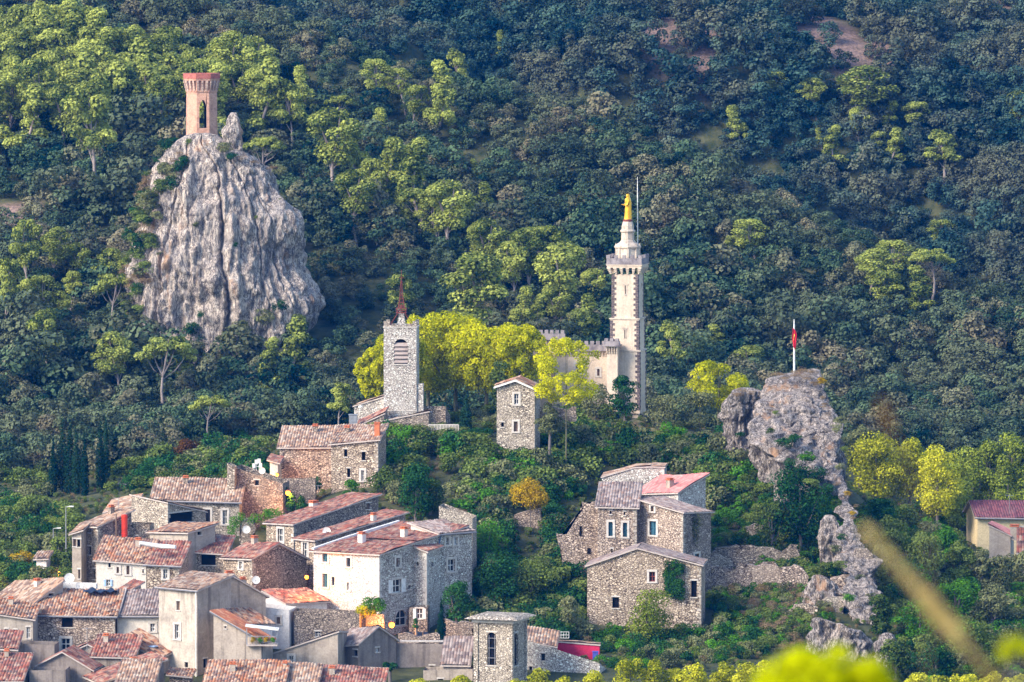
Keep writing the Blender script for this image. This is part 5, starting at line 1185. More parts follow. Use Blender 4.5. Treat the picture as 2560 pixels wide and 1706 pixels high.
# ---------------- trees and shrubs of the village hill -------------------------------------------------
_tn=[0]
def add_tree(x,ytop,w,ycb,D,leaf='plane',name='plane_tree',label='',cat='tree',n=5000,ls=.33,clumps=26,rs=None,bark='planebark',group=None,trunkx=None,flat=.85,tr=.22,limbs=6,dens=.2,ratio=.8,bottom=0.):
    top=P(x,ytop,D); cb=P(x,ycb,D); g=gz(top.x,top.y); hw=w/ppm(D)/2; zb=g-.2
    h=top.z-max(cb.z,g+.1); z0=max(cb.z,g+.1)-zb; _tn[0]+=1; sd=900+_tn[0]
    e=empty(name,(top.x,top.y,zb),label,cat,group)
    rs=rs or hw*.36
    bl=clumpy(hw,h,clumps,rs,sd,flat,z0,bottom,ratio)
    link('crown',leaf_mesh('crown',bl,n,ls,sd,L_[leaf],.5,dens,.5),e)
    r=random.Random(sd); H=z0+h; br=[]; t0=Vector(((P(trunkx,ycb,D).x-top.x) if trunkx else 0,0,0))
    fork=Vector((t0.x*.4,0,z0+h*.22)); br.append(([t0,t0.lerp(fork,.5)+Vector((r.uniform(-.1,.1),0,0)),fork,Vector((0,0,z0+h*.75))],[tr,tr*.8,tr*.65,tr*.2]))
    for i in range(limbs):
        c=Vector(r.choice(bl)[0]); br.append(([fork,fork.lerp(c,.5)+Vector((0,0,-.1*h)),c],[tr*.5,tr*.33,tr*.1]))
    link('trunk',tube_mesh('trunk',br,M[bark]),e); return e
PG='plane trees turning yellow behind the church tower'
for i,(x,yt,w,yb,l) in enumerate([(938,860,70,995,'yellow plane crown showing left of the church tower'),(1068,775,150,985,'yellow plane tree touching the right side of the church tower'),(1140,772,150,985,'tallest yellow plane tree right of the church tower'),(1215,795,150,985,'broad yellow plane tree between the church tower and the chapel'),(1295,802,120,960,'yellow plane tree next to the taller chapel block'),(1000,815,110,980,'yellow plane tree directly behind the church tower')]):
    add_tree(x,yt,w*1.5,yb+10,698-i*2.2,'plane',label=l,group=None,n=18000,ls=.25,clumps=95,tr=.3,flat=.95,ratio=1.05,dens=.25,rs=w/ppm(695)*.14)
add_tree(1250,895,70,1010,684,'shrub','broadleaf_tree','green tree under the yellow planes left of the gabled house',n=2500,ls=.26)
add_tree(1415,828,205,1035,658.5,'plane',label='airy pale yellow tree in front of the chapel battlements',n=12000,ls=.21,clumps=85,tr=.11,dens=.3,limbs=10,rs=.62,ratio=1.0)
add_tree(1375,1010,80,1085,659,'olive','broadleaf_tree','grey green bush tree at the right foot of the gabled house',n=2600,ls=.2,clumps=18,bark='bark')
add_tree(1490,962,115,1075,683,'olive','olive_tree','grey green tree hiding the base of the chapel wall',n=3600,ls=.2,clumps=24,tr=.1,bark='bark')
add_tree(1525,1010,70,1080,681,'shrub','broadleaf_tree','low green bush tree left of the small dark green tree',n=2200,ls=.2,clumps=16,tr=.1,bark='bark')
add_tree(1561,937,92,1045,680,'deep','broadleaf_tree','small dark green tree at the foot of the statue tower',n=3000,ls=.22,clumps=18,tr=.13,bark='bark')
add_tree(1797,888,180,1030,688,'plane',label='bright yellow tree left of the flag crag',n=7500,ls=.25,clumps=40,ratio=.95,rs=.9,tr=.18,dens=.25)
add_tree(1660,978,120,1072,681,'olive','olive_tree','grey green bushy tree beside the summit lawn',n=3000,ls=.2,clumps=18,tr=.1,bark='bark')
add_tree(1750,985,130,1078,683,'olive','olive_tree','wide grey green bushy tree between the lawn and the flag crag',n=3200,ls=.2,clumps=18,tr=.1,bark='bark')
add_tree(470,1104,84,1200,700,'rust','conifer','rust brown conifer above the ribbed roof on the left',n=3000,ls=.22,clumps=20,flat=1.1,bark='bark')
add_tree(1325,1204,108,1280,640.2,'gold','golden_shrub','round golden bush on top of the ruined wall','bush',n=5200,ls=.17,clumps=26,tr=.08,bark='bark')
add_tree(2000,1168,215,1370,641,'deep','broadleaf_tree','big round dark green tree under the flag crag',n=8000,ls=.24,clumps=40,bark='bark',tr=.25)
add_tree(1930,1240,110,1400,640,'shrub','broadleaf_tree','leafy tree at the left edge of the big round dark tree',n=3500,ls=.22,clumps=24,bark='bark')
add_tree(1210,1310,140,1440,628,'bright','broadleaf_tree','rounded mid green tree right of the house with the blue downpipe',n=4500,ls=.2,clumps=28,bark='bark')
add_tree(1005,1072,94,1130,664,'bright','broadleaf_tree','dense bright green tree below the church railing',n=3200,ls=.2,clumps=18,bark='bark')
add_tree(1040,1185,120,1290,640,'deep','broadleaf_tree','dark bushy tree above the house with the satellite dish',n=3800,ls=.2,clumps=26,bark='bark')
add_tree(1075,1195,90,1300,642,'shrub','broadleaf_tree','leafy tree behind the bare stone gable wall',n=3000,ls=.2,clumps=22,bark='bark')
add_tree(1000,1205,90,1290,645,'olive','broadleaf_tree','grey green tree above the end of the narrow red roof',n=3000,ls=.2,clumps=22,bark='bark')
add_tree(960,1170,100,1260,648,'shrub','broadleaf_tree','leafy tree right of the square stone house',n=3200,ls=.2,clumps=22,bark='bark')
add_tree(880,1200,60,1250,645,'bright','broadleaf_tree','small green tree below the square stone house',n=1800,ls=.18,clumps=14,bark='bark')
add_tree(1120,1130,70,1200,655,'shrub','broadleaf_tree','shrubby tree left of the broken wall under the church',n=2200,ls=.2,clumps=14,bark='bark')
add_tree(147,1342,70,1425,646,'shrub','broadleaf_tree','yellowish green tree beside the left end of the village',n=2600,ls=.2,clumps=18,bark='bark')
add_tree(85,1340,70,1420,655,'olive','broadleaf_tree','rounded olive green tree on the far left below the lamp post',n=2600,ls=.2,clumps=18,bark='bark')
add_tree(55,1385,90,1440,648,'gold','broadleaf_tree','yellowing low tree at the far left above the worn roofs',n=2600,ls=.2,clumps=18,bark='bark')
add_tree(50,1410,110,1480,640,'deep','broadleaf_tree','dark green tree at the far left directly above the worn roofs',n=3400,ls=.2,clumps=20,bark='bark')
add_tree(1620,1470,140,1600,608,'gold','broadleaf_tree','yellow green tree in front of the lowest gabled stone house',n=200,ls=.2,clumps=2,bark='bark') if False else add_tree(1625,1468,150,1610,608,'plane3','broadleaf_tree','yellow green tree in front of the lowest gabled stone house',n=5200,ls=.2,clumps=34,bark='bark',dens=.3)
add_tree(1420,1480,90,1590,608,'olive','broadleaf_tree','grey green tree at the left corner of the lowest gabled stone house',n=3200,ls=.2,clumps=22,bark='bark')
add_tree(1330,1400,170,1560,618,'shrub','broadleaf_tree','large dark bushy tree in the middle of the wooded gap',n=6000,ls=.2,clumps=34,bark='bark')
add_tree(1140,1450,90,1560,607,'deep','broadleaf_tree','dark tree right of the shuttered white house corner',n=3200,ls=.2,clumps=22,bark='bark')
add_tree(1255,1380,150,1540,616,'deep','broadleaf_tree','dark tree filling the gap below the rounded green tree',n=5200,ls=.2,clumps=30,bark='bark')
add_tree(935,1498,72,1535,603,'bright','garden_shrub','green shrub on the terrace beside the orange lamp','bush',n=2000,ls=.16,clumps=14,bark='bark')
add_tree(915,1516,62,1538,602.6,'plane','garden_shrub','yellow flowering hedge on the terrace edge','bush',n=1400,ls=.14,clumps=10,bark='bark')
add_tree(1040,1540,22,1575,601,'deep','potted_bush','small dark bush under the shuttered window','bush',n=700,ls=.14,clumps=8,bark='bark')
add_tree(975,1655,42,1680,588,'deep','garden_shrub','agave-like green bush against the long dark wall','bush',n=900,ls=.2,clumps=8,bark='bark')
add_tree(2000,930,72,965,666,'olive','shrub','rounded bush beside the flagpole on the crag','bush',n=1600,ls=.18,clumps=12,bark='bark')
for x,yt,w,yb,D in [(700,1215,60,1275,646),(740,1235,70,1290,642),(785,1195,60,1240,652)]:
    add_tree(x,yt,w,yb,D,'deep','shrub','dark shrub under the church house near the lower lamp',group='dark shrubs below the church house',n=1800,ls=.18,clumps=12,bark='bark')
# right side trees
YG='yellowing trees on the right slope'
for x,yt,w,yb,D,lf,l in [(2190,1078,140,1270,694,'plane2','yellow green tree nearest the ridge on the right'),(2275,1090,120,1270,697,'plane2','yellow green tree with brown tints, second from the ridge'),(2345,1105,120,1300,692,'plane2','yellow green tree above the tan streak of dry grass'),(2150,1065,80,1180,700,'olive','grey green bush tree at the shoulder of the ridge')]:
    add_tree(x,yt,w*1.15,yb,D,lf,'broadleaf_tree',l,n=7500,ls=.25,clumps=42,bark='bark')
for i,(x,yt,w) in enumerate([(2380,1120,90),(2425,1100,95),(2475,1085,95),(2530,1078,90),(2580,1090,90),(2450,1160,90),(2520,1170,90),(2400,1190,80)]):
    add_tree(x,yt,w*1.25,yt+165,714-i*1.5,'plane3','broadleaf_tree','green broadleaf tree in the belt behind the yellow house',group='green trees behind the yellow house',n=4200,ls=.26,clumps=26,bark='bark')
for x,yt,w in [(2230,1290,110),(2310,1330,110),(2270,1400,110),(2390,1440,130),(2480,1460,110),(2300,1500,120),(2420,1560,140),(2530,1560,120),(2240,1600,110),(2340,1620,130),(2200,1480,70),(2460,1640,130),(2180,1350,90),(2200,1240,100),(2400,1352,90),(2455,1368,80),(2505,1385,90),(2550,1372,90),(2360,1320,90)]:
    D=(hit(x,yt+120) or P(x,yt,650)).y; D=min(max(D,600),690)
    add_tree(x,yt,w,yt+120,D,random.choice(('shrub','shrub','olive','deep','bright')),'broadleaf_tree','green bushy tree on the wooded slope right of the ridge wall',group='bushy trees on the right slope',n=4200,ls=.22,clumps=28,bark='bark')
# plane tree tops along the bottom
for x,yt,w in [(1350,1672,56),(1300,1688,50),(1045,1698,40),(1150,1696,40),(1420,1690,60),(1490,1684,60),(1576,1642,76),(1643,1655,64),(1690,1672,50),(1731,1662,78),(1800,1655,84),(1862,1664,60),(1927,1648,84),(1990,1662,70),(2060,1675,80),(2140,1684,70),(2220,1690,60),(2293,1682,64),(2350,1690,60),(2410,1684,74),(2478,1682,66),(2545,1684,80)]:
    add_tree(x,yt-12,w*1.3,yt+160,546+random.uniform(-3,3),'plane2',label='yellow green plane treetop in the row along the bottom edge',group='plane treetops along the bottom edge',n=4600,ls=.20,clumps=34,tr=.2,limbs=3,rs=.6,ratio=1.0)
# cypresses
def cypress(x,yt,w,yb,D,label,group=None):
    top=P(x,yt,D); g=gz(top.x,top.y); H=top.z-g; e=empty('cypress_tree',(top.x,top.y,g-.1),label,'cypress',group); hw=w/ppm(D)/2; r=random.Random(int(x*7+yt))
    bl=[((r.uniform(-.15,.15)*hw,r.uniform(-.15,.15)*hw,H*(.06+.9*k/14)),(hw*(.62+.38*math.sin(PI*min(1,(k+1.5)/11)))*(1-.85*max(0,(k-8)/6)**1.3),)*2+(H*.07,)) for k in range(15)]
    link('crown',leaf_mesh('crown',bl,2200,.2,int(x),L_['cyp'],.7,.15,.3),e); link('trunk',tube_mesh('trunk',[([(0,0,0),(0,0,H*.6)],[.12,.05])],M['bark']),e)
for x,yt,w,D in [(133,1130,30,692),(155,1070,38,693),(175,1075,36,691),(190,1100,30,690),(211,1115,26,688),(250,1075,30,690),(264,1070,26,692)]:
    cypress(x,yt-34,w*.85,1260,D,'dark narrow cypress in the clump left of the village','cypresses left of the village')
cypress(1165,982,32,1085,672,'single slim cypress between the church and the gabled house')
cypress(1103,1498,24,1575,600,'narrow dark cypress on the terrace beside the shuttered window')
# shrubs scattered over the slopes
SH={}
for k in ('shrub','olive','bright','deep','gold','dry'):
    SH[k]=[leaf_mesh('shrub_crown',clumpy(1.0,1.45,9,.5,700+i+len(SH)*5,.8,0.),900,.16 if k!='dry' else .1,50+i+len(SH)*7,L_[k],.5,.2,.5) for i in range(3)]
def shrub(x,y,w,kind,label,group,ar=1.0,D=None,scatter=None):
    h=P(x,y,D) if D else hit(x,y,575,800)
    if h is None: return
    s=w/ppm(h.y)/2/1.15; z=gz(h.x,h.y) if not D else h.z
    if scatter is not None: scatter.append((h.x,h.y,z-.25*s,s,kind,label,group)); return None
    o=link('shrub' if not D else 'rock_plant',random.choice(SH[kind]),None,(h.x,h.y,z-.25*s)); o.scale=(s,s,s*ar*random.uniform(.8,1.2)); o.rotation_euler=(0,0,random.uniform(0,6.28)); tag(o,label,'shrub' if not D else 'plant',group); return o
def inhouse(x,y):
    for H_ in HOUSES.values():
        d=Vector((x-H_['o'].x,y-H_['o'].y,0)); det=H_['a'].x*H_['b'].y-H_['a'].y*H_['b'].x
        s=(d.x*H_['b'].y-d.y*H_['b'].x)/det; t=(H_['a'].x*d.y-H_['a'].y*d.x)/det
        if -1<s<H_['wl']+.8 and -1.6<t<H_['wr']+.8: return True
    return False
polys=[('garden slope below the church and statue tower',[(1060,1090),(1230,1150),(1300,1170),(1420,1068),(1830,1092),(1880,1210),(1790,1300),(1720,1180),(1500,1170),(1420,1260),(1340,1290),(1260,1330),(1150,1290),(1090,1240),(940,1210),(900,1150),(960,1080)],25,(66,105),('shrub','olive','olive','deep','shrub','bright')),
('wooded gap between the two groups of houses',[(1180,1330),(1400,1290),(1390,1400),(1470,1430),(1470,1600),(1380,1640),(1200,1610),(1110,1560),(1160,1400)],26,(65,105),('shrub','deep','olive','deep')),
('bank below the lowest gabled stone house',[(1480,1600),(1600,1500),(1740,1520),(1790,1490),(1900,1560),(1920,1660),(1500,1680)],24,(40,70),('shrub','deep','bright','olive')),
('terraces right of the stone houses',[(1790,1230),(1900,1200),(2060,1250),(2120,1350),(2100,1440),(2010,1500),(1790,1510)],24,(36,66),('shrub','deep','bright')),
('terraces above the bottom treetops',[(1780,1490),(2080,1480),(2080,1600),(2150,1640),(2000,1660),(1880,1590)],24,(34,60),('shrub','olive','dry','bright')),
('slope right of the ridge wall',[(2125,1130),(3000,1290),(3000,1750),(2270,1730),(2200,1500),(2145,1300)],30,(55,95),('shrub','shrub','olive','deep','bright')),
('wooded bank left of the village',[(-40,1150),(430,1150),(440,1230),(340,1240),(250,1260),(200,1300),(170,1460),(-40,1480)],27,(50,90),('shrub','deep','olive','shrub')),
('ground in front of the stone wing',[(1340,1060),(1450,1050),(1470,1120),(1330,1140)],22,(34,50),('shrub','olive','bright')),
('wood behind the ribbed roofs',[(400,1100),(640,1065),(672,1180),(640,1245),(480,1250),(400,1240)],25,(66,105),('deep','shrub','olive')),
('terrace behind the gabled house',[(1050,1000),(1290,1000),(1290,1110),(1090,1100)],22,(34,55),('shrub','deep','olive')),
('foot of the ridge',[(1890,1440),(2000,1420),(2010,1540),(2000,1640),(1900,1640)],22,(34,62),('shrub','olive','bright','dry')),
('back of the village hill',[(430,1130),(640,1075),(860,1060),(900,1000),(1350,1000),(1500,1040),(1700,1045),(2110,1050),(2300,1150),(2120,1120),(1800,1065),(1000,1060),(880,1075),(640,1090),(470,1150)],26,(40,70),('shrub','olive'))]
rs=random.Random(77); SC=[]; EXC=[(1268,1270,1362,1425),(1048,1150,1175,1245),(1470,1040,1810,1112),(2125,1100,2600,1290),(2400,1250,2600,1450),(120,1150,280,1290),(1760,1385,1880,1455)]
for nm,pg,st,(w0,w1),kinds in polys:
    x0,x1=min(p[0] for p in pg),max(p[0] for p in pg); y0,y1=min(p[1] for p in pg),max(p[1] for p in pg); y=y0
    while y<y1:
        x=x0
        while x<x1:
            xx,yy_=x+rs.uniform(-.5,.5)*st,y+rs.uniform(-.4,.4)*st
            if inpoly(xx,yy_,pg):
                h=hit(xx,yy_,575,800)
                if any(a<xx<c_ and b<yy_<d_ for a,b,c_,d_ in EXC): x+=st; continue
                if h is not None and not inhouse(h.x,h.y): shrub(xx,yy_,rs.uniform(w0,w1),rs.choice(kinds),'leafy shrub on the '+nm,'shrubs on the '+nm,scatter=SC)
            x+=st
        y+=st*.62
SC.sort(key=lambda q:(q[6].endswith('back of the village hill') or q[6].endswith('ridge wall'),-q[3]/q[1]))
for x,y,z,s_,kind,lab,grp in SC[:285]:
    o=link('shrub',rs.choice(SH[kind]),None,(x,y,z)); o.scale=(s_,s_,s_*rs.uniform(.8,1.2)); o.rotation_euler=(0,0,rs.uniform(0,6.28)); tag(o,lab,'shrub',grp)
for kk in ('shrub','olive','deep','bright','dry'):
    q=[r_ for r_ in SC[285:] if r_[4]==kk]
    if not q: continue
    me=bpy.data.meshes.new('undergrowth'); me.vertices.add(len(q)); me.vertices.foreach_set('co',np.array([r_[:3] for r_ in q]).ravel())
    a_=me.attributes.new('size','FLOAT','POINT'); a_.data.foreach_set('value',[r_[3] for r_ in q]); a_=me.attributes.new('turn','FLOAT','POINT'); a_.data.foreach_set('value',[rs.uniform(0,6.28) for r_ in q]); me.update()
    o=link('undergrowth',me); tag(o,'mixed undergrowth covering the slopes around the village',{'shrub':'undergrowth'}.get(kk,'undergrowth'),kind='stuff')
    pc2=bpy.data.collections.new('shrub_kinds')
    for m_ in SH[kk]: pc2.objects.link(bpy.data.objects.new('shrub_crown',m_))
    gn_scatter(o,pc2)
gp=[]; 
for k in range(12000):
    Y=rs.uniform(592,716); X=rs.uniform(-.11,.14)*Y; vx=X*F/Y+1280
    if (vx<1050 and Y<640) or inhouse(X,Y): continue
    gp.append((X,Y,rs.uniform(.22,.5)))
for kk in ('olive','dry','shrub'):
    q=[g_ for g_ in gp if rs.random()<{'olive':.4,'dry':.22,'shrub':.5}[kk]]
    gzv=gz_arr(np.array([g_[0] for g_ in q]),np.array([g_[1] for g_ in q])); me=bpy.data.meshes.new('ground_cover'); me.vertices.add(len(q))
    me.vertices.foreach_set('co',np.array([(g_[0]+rs.uniform(-.3,.3),g_[1],z_) for g_,z_ in zip(q,gzv)]).ravel())
    a_=me.attributes.new('size','FLOAT','POINT'); a_.data.foreach_set('value',[g_[2] for g_ in q]); a_=me.attributes.new('turn','FLOAT','POINT'); a_.data.foreach_set('value',[rs.uniform(0,6.28) for g_ in q]); me.update()
    o=link('ground_cover',me); tag(o,'low weeds and dry grass tufts on the open slopes','ground cover',kind='stuff')
    pc2=bpy.data.collections.new('tuft_kinds')
    for m_ in SH[kk]: pc2.objects.link(bpy.data.objects.new('tuft',m_))
    gn_scatter(o,pc2)
# low plants on the rocks
def rock_front(x,y):
    ys0=[p[0] for p in rockprof]; l,r_=np.interp(y,ys0,[p[1] for p in rockprof]),np.interp(y,ys0,[p[2] for p in rockprof])
    wm=max(p[2]-p[1] for p in rockprof)/ppm(766); cy=766+wm*.31; hw=(r_-l)/2/ppm(cy); u=max(-1,min(1,(x-(l+r_)/2)/((r_-l)/2)))
    return cy-min(hw*.62,wm*.31)*(1-abs(u)**2.6)**.4-.3
def cling(x,y,w,D,kind='shrub',ar=.8): 
    D=rock_front(x,y) if y>365 else D
    o=shrub(x,y,w,kind,'small bush growing on the face of the big limestone rock','bushes on the big limestone rock',ar,D); return o
for x,y,w,D in [(425,440,60,770),(450,425,50,770),(405,470,50,769),(385,520,50,769),(360,560,55,768),(375,600,50,766),(400,640,30,765),(345,640,40,766),(370,500,60,770),(410,420,45,771),(340,690,30,765),(590,615,20,763),(700,430,46,775),(600,690,16,763),(490,565,22,763),(640,545,14,764),(700,500,14,767),(560,375,50,772),(580,400,40,771),(470,362,30,772),(420,370,60,776),(400,385,50,776),(440,355,30,776),(500,790,30,761),(660,800,70,762),(700,770,60,764),(480,830,60,759),(600,830,70,759),(560,850,60,758),(640,860,70,757),(330,800,50,762)]:
    cling(x,y,w,D,rs.choice(('deep','shrub','olive')))
for k_ in range(70):
    yy_=rs.uniform(400,800); x_=np.interp(yy_,[400,450,600,800],[400,365,322,312])+rs.uniform(0,75)*rs.random(); cling(x_,yy_,rs.uniform(26,66),773-abs(x_-360)*.06,rs.choice(('deep','shrub','olive','dry')),.7)
for x,y,w,D in [(450,385,40,769),(520,362,26,768),(640,405,40,770),(600,395,40,770),(680,420,40,772),(560,372,36,769),(430,400,40,769)]:
    cling(x,y,w,D,'dry',.4)
for x,y,w,D,k in [(1940,940,44,0,'dry'),(2030,936,44,0,'dry'),(2000,934,50,0,'dry'),(2050,960,40,0,'gold'),(2060,1020,34,0,'dry'),(2100,1175,34,0,'olive'),(2092,1215,30,0,'dry'),(2118,1240,28,0,'gold'),(2090,1265,34,0,'shrub'),(2130,1300,30,0,'dry'),(2105,1350,40,0,'deep'),(2165,1360,30,0,'dry'),(2100,1420,46,0,'shrub'),(2150,1450,36,0,'olive'),(2120,1500,50,0,'bright'),(2180,1500,40,0,'olive'),(2090,1380,44,0,'olive'),(2050,1190,56,0,'deep'),(2030,1215,56,0,'shrub'),(2070,1230,50,0,'deep'),(1960,948,40,665,'dry'),(1985,942,40,665,'dry'),(2015,948,50,664,'dry'),(2040,965,40,664,'dry'),(2055,1000,30,663,'dry'),(1850,990,50,662,'dry'),(1880,988,30,662,'dry'),(2090,1080,40,662,'olive'),(2110,1130,30,660,'shrub'),(2070,1040,30,662,'dry'),(1925,1085,34,660,'shrub'),(1960,1120,60,656,'deep'),(1990,1110,50,656,'deep'),(1850,1095,36,659,'deep'),(2100,1060,46,668,'olive'),(2120,1110,50,668,'plane' if False else 'olive'),(1940,1040,26,661,'shrub'),(2132,1290,26,645,'gold'),(2140,1270,20,646,'dry'),(2020,1155,60,652,'bright'),(1975,1165,46,651,'deep'),(2040,1100,30,657,'dry')]:
    if x>1905: D=664-46*(y-926)/614-3.0
    shrub(x,y-4,w,k,'dry grass and small bush clinging to the grey crag','plants on the crag',.7 if k!='dry' else .5,D)
# ivy
def ivy(label,pts,D,yaw=0,n=1800,ls=.14,leaf='ivy',name='ivy',thick=.25):
    xs_=[p[0] for p in pts]; ys__=[p[1] for p in pts]; b=[]; r=random.Random(len(label))
    c=P(sum(xs_)/len(xs_),max(ys__),D)
    while len(b)<40:
        x,y=r.uniform(min(xs_),max(xs_)),r.uniform(min(ys__),max(ys__))
        if inpoly(x,y,pts): p=P(x,y,D)-c; b.append(((p.x,p.x*math.tan(yaw),p.z),(.45,thick,.5)))
    o=link(name,leaf_mesh(name,b,n,ls,3,L_[leaf],.2,.2,.3),None,c); tag(o,label,'ivy'); return o
ivy('dark ivy sheet on the front of the lowest gabled stone house',Ds([(752,852),(845,860),(845,1060),(780,1070),(740,1000),(755,950)]),612.75,n=6000,ls=.16)
ivy('dense green creeper over the wall between the upper and lower village',[B(150,700),B(190,640),B(330,640),B(390,615),B(470,625),B(430,660),B(350,690),B(230,670),B(200,760),B(160,750)],634,n=2600,leaf='bright')
ivy('creeper hanging from the right corner of the blue window house',Ds([(900,600),(930,560),(960,600),(955,700),(925,740),(905,680)]),623.5,leaf='olive',n=700)
# the tan strip of dry grass track on the right slope is blurred foreground grass, see below
# ---------------- street lamps -------------------------------------------------------------------------
M['glow']=emis('sodium_lamp_glow',(1,.23,.012),9.0)
def lit_lamp(x,y,D,label,r=.17,power=60,wall=True):
    p=P(x,y,D); e=empty('street_lamp',(p.x,p.y,p.z-.35),label,'street lamp')
    g=MB(); 
    for i in range(0,9): pass
    r*=1.25; prof=[(.001,-r),(r*.6,-r*.8),(r,-r*.1),(r*.85,r*.5),(r*.4,r*.95),(.001,r)]
    g.lathe(prof,(0,0,.35),12); ob=g.build('bulb',M['glow'],None,smooth=True); ob.parent=e
    g=MB(); g.lathe([(.001,.35+r*1.5),(r*1.3,.35+r*1.05),(r*1.35,.35+r*.85),(r*.3,.35+r*.95)],(0,0,0),12); g.tube([(0,.05,.35+r*1.4),(0,.5,.35+r*1.6),(0,.9,.3)],.03,5); ob=g.build('bracket',M['iron'],None); ob.parent=e
    l=bpy.data.lights.new('lamp_light','POINT'); l.energy=power*2.4; l.color=(1,.38,.06); l.shadow_soft_size=.15
    lo=bpy.data.objects.new('lamp_light',l); COL.objects.link(lo); lo.location=p+Vector((0,-.45,-.1))
lit_lamp(*A(400,866),636,'glowing orange street lamp at the left edge above the worn roofs',.34,500)
lit_lamp(*B(427,417),653.4,'glowing street lamp at the left end of the church house',.13,160)
lit_lamp(*B(488,517),642,'orange street lamp beside the sloping ruin wall',.2,170)
lit_lamp(*B(592,985),608,'orange street lamp in the alley left of the whitewashed house',.15,160)
lit_lamp(*B(1064,1250),601.5,'orange street lamp beside the terrace of the whitewashed house',.22,320)
def lamp_post(x,yt,yb,D,label,arm=1):
    t=P(x,yt,D); b=P(x,yb,D); e=empty('lamp_post',(b.x,b.y,min(b.z,gz(b.x,b.y))),label,'lamp post'); z0=e.location.z
    g=MB(); g.tube([(0,0,0),(0,0,t.z-z0)],[.07,.045],6); ob=g.build('pole',M['grey'],None); ob.parent=e
    g=MB(); g.tube([(0,0,t.z-z0-.05),(arm*.5,0,t.z-z0+.05)],.03,5); g.box((arm*.6,0,t.z-z0+.02),(.22,.1,.06)); ob=g.build('lantern',M['white'],None); ob.parent=e
lamp_post(*A(427,432),A(0,640)[1],645,'tall grey lamp post beside the tall corner house')
lamp_post(*A(345,572),A(0,670)[1],648,'white lamp post with an arm above the far left trees')
lamp_post(108,910,955,742,'small pale lamp post in the wood below the umbrella pine') if False else None
# ---------------- flagpole -----------------------------------------------------------------------------
p0=P(1985,948,668); p1=P(1985,803,668); e=empty('flagpole',(p0.x,p0.y,p0.z-.6),'white flagpole with a limp red flag on the crag','flagpole')
g=MB(); g.tube([(0,0,0),(.02,0,2),(0,0,p1.z-p0.z+.6)],[.13,.115,.07],8); g.lathe([(.001,p1.z-p0.z+.78),(.09,p1.z-p0.z+.7),(.001,p1.z-p0.z+.6)],(0,0,0),8); ob=g.build('pole',M['white'],None); ob.parent=e
M['flag']=plain('red_flag_cloth',(.55,.015,.03),.8)
g=MB(); zt=P(0,820,668).z-e.location.z; zb2=P(0,868,668).z-e.location.z; rows=[]
for i in range(13):
    t=i/12; z=zt+(zb2-zt)*t; rows.append([Vector(((-.22+.5*k/8)*(.35+.65*math.sin(PI*min(1,t*.9+.12)))+.03*math.sin(t*9),-.14-.07*math.sin(k*1.7+t*5),z-.04*k)) for k in range(9)])
g.grid(rows); ob=g.build('flag',M['flag'],None,smooth=True); ob.parent=e
so_=ob.modifiers.new('s','SOLIDIFY'); so_.thickness=.03
g=MB(); rows=[[v+Vector((0,-.035,0)) for v in r[2:5]] for r in rows[3:8]]; g.grid(rows); ob2=g.build('flag_emblem',plain('yellow_emblem',(.8,.5,.05),.8),None); ob2.parent=ob
# ---------------- satellite dishes, antennas -------------------------------------------------------------
def dish(x,y,D,r,label,mat='white'):
    p=P(x,y,D); e=empty('satellite_dish',(p.x,p.y,p.z-.5),label,'satellite dish'); g=MB()
    rows=[[Vector((r*q*math.cos(a),-.25-.0*q+ (-.22*r*(q*q)), .5+r*q*math.sin(a))) for a in [2*PI*k/16 for k in range(17)]] for q in (.01,.4,.75,1)]
    g.grid(rows); g.grid([[v+Vector((0,.04,0)) for v in rr_] for rr_ in rows][::-1]); ob=g.build('reflector',M[mat],None,smooth=True); ob.parent=e
    g=MB(); g.tube([(0,.1,-.1),(0,-.2,.5)],.035,5); g.tube([(0,-.25,.5-r),(0,-.25-r*1.1,.45)],.02,4); g.box((0,-.25-r*1.15,.47),(.05,.06,.05)); ob=g.build('mount',M['grey'],None); ob.parent=e
dish(*B(703,728),620,.42,'white satellite dish on the narrow red roof')
dish(*B(258,718),633.5,.42,'white satellite dish on the vine covered pillar')
dish(*B(312,998),606,.4,'satellite dish on the gable behind the plaster tower house')
dish(*A(450,892),599.5,.5,'white dish on the worn roof near the orange street lamp')
dish(*A(515,940),603.5,.35,'small dish on the low white parapet')
dish(*A(12,1425),586,.5,'dish at the left edge above the red roof')
dish(*B(345,392),643.5,.35,'small antenna disc on the sloping ruin wall')
e=empty('antenna_array',P(*B(318,392),643.6),'cluster of white panel antennas on top of the sloping ruin','antenna')
g=MB()
for i,(a,b_) in enumerate(((-.35,.5),(-.1,.9),(.2,1.0),(.35,.55))):
    g.tube([(a,0,0),(a,0,b_)],.03,4); g.box((a,-.05,b_),(.16,.06,.24))
g.tube([(-.5,0,.35),(.5,0,.5)],.03,4); ob=g.build('panel',M['white'],None); ob.parent=e
def tv(x,y,D,h,label):
    p=P(x,y,D); g=MB(); g.tube([(0,0,0),(0,0,h)],.025,4); g.tube([(-.5,0,h*.95),(.5,0,h*.9)],.018,4)
    for k in range(6): g.tube([(-.45+.17*k,-.22,h*.93),(-.45+.17*k,.22,h*.93)],.014,4)
    o=g.build('tv_antenna',M['grey'],None); o.location=p; tag(o,label,'antenna')
tv(*A(563,1370),586,2.4,'thin aerial above the white edged gable')
tv(*A(1075,690),612,.9,'small aerial by the white roll on the roof')
tv(*B(655,520),640,.9,'aerial on the long climbing roof')
tv(*E(1490,560),688,2.2,'tall aerial on the purple roof at the right edge')
tv(*A(765,470),632,1.6,'pole aerial on the left stone wing')
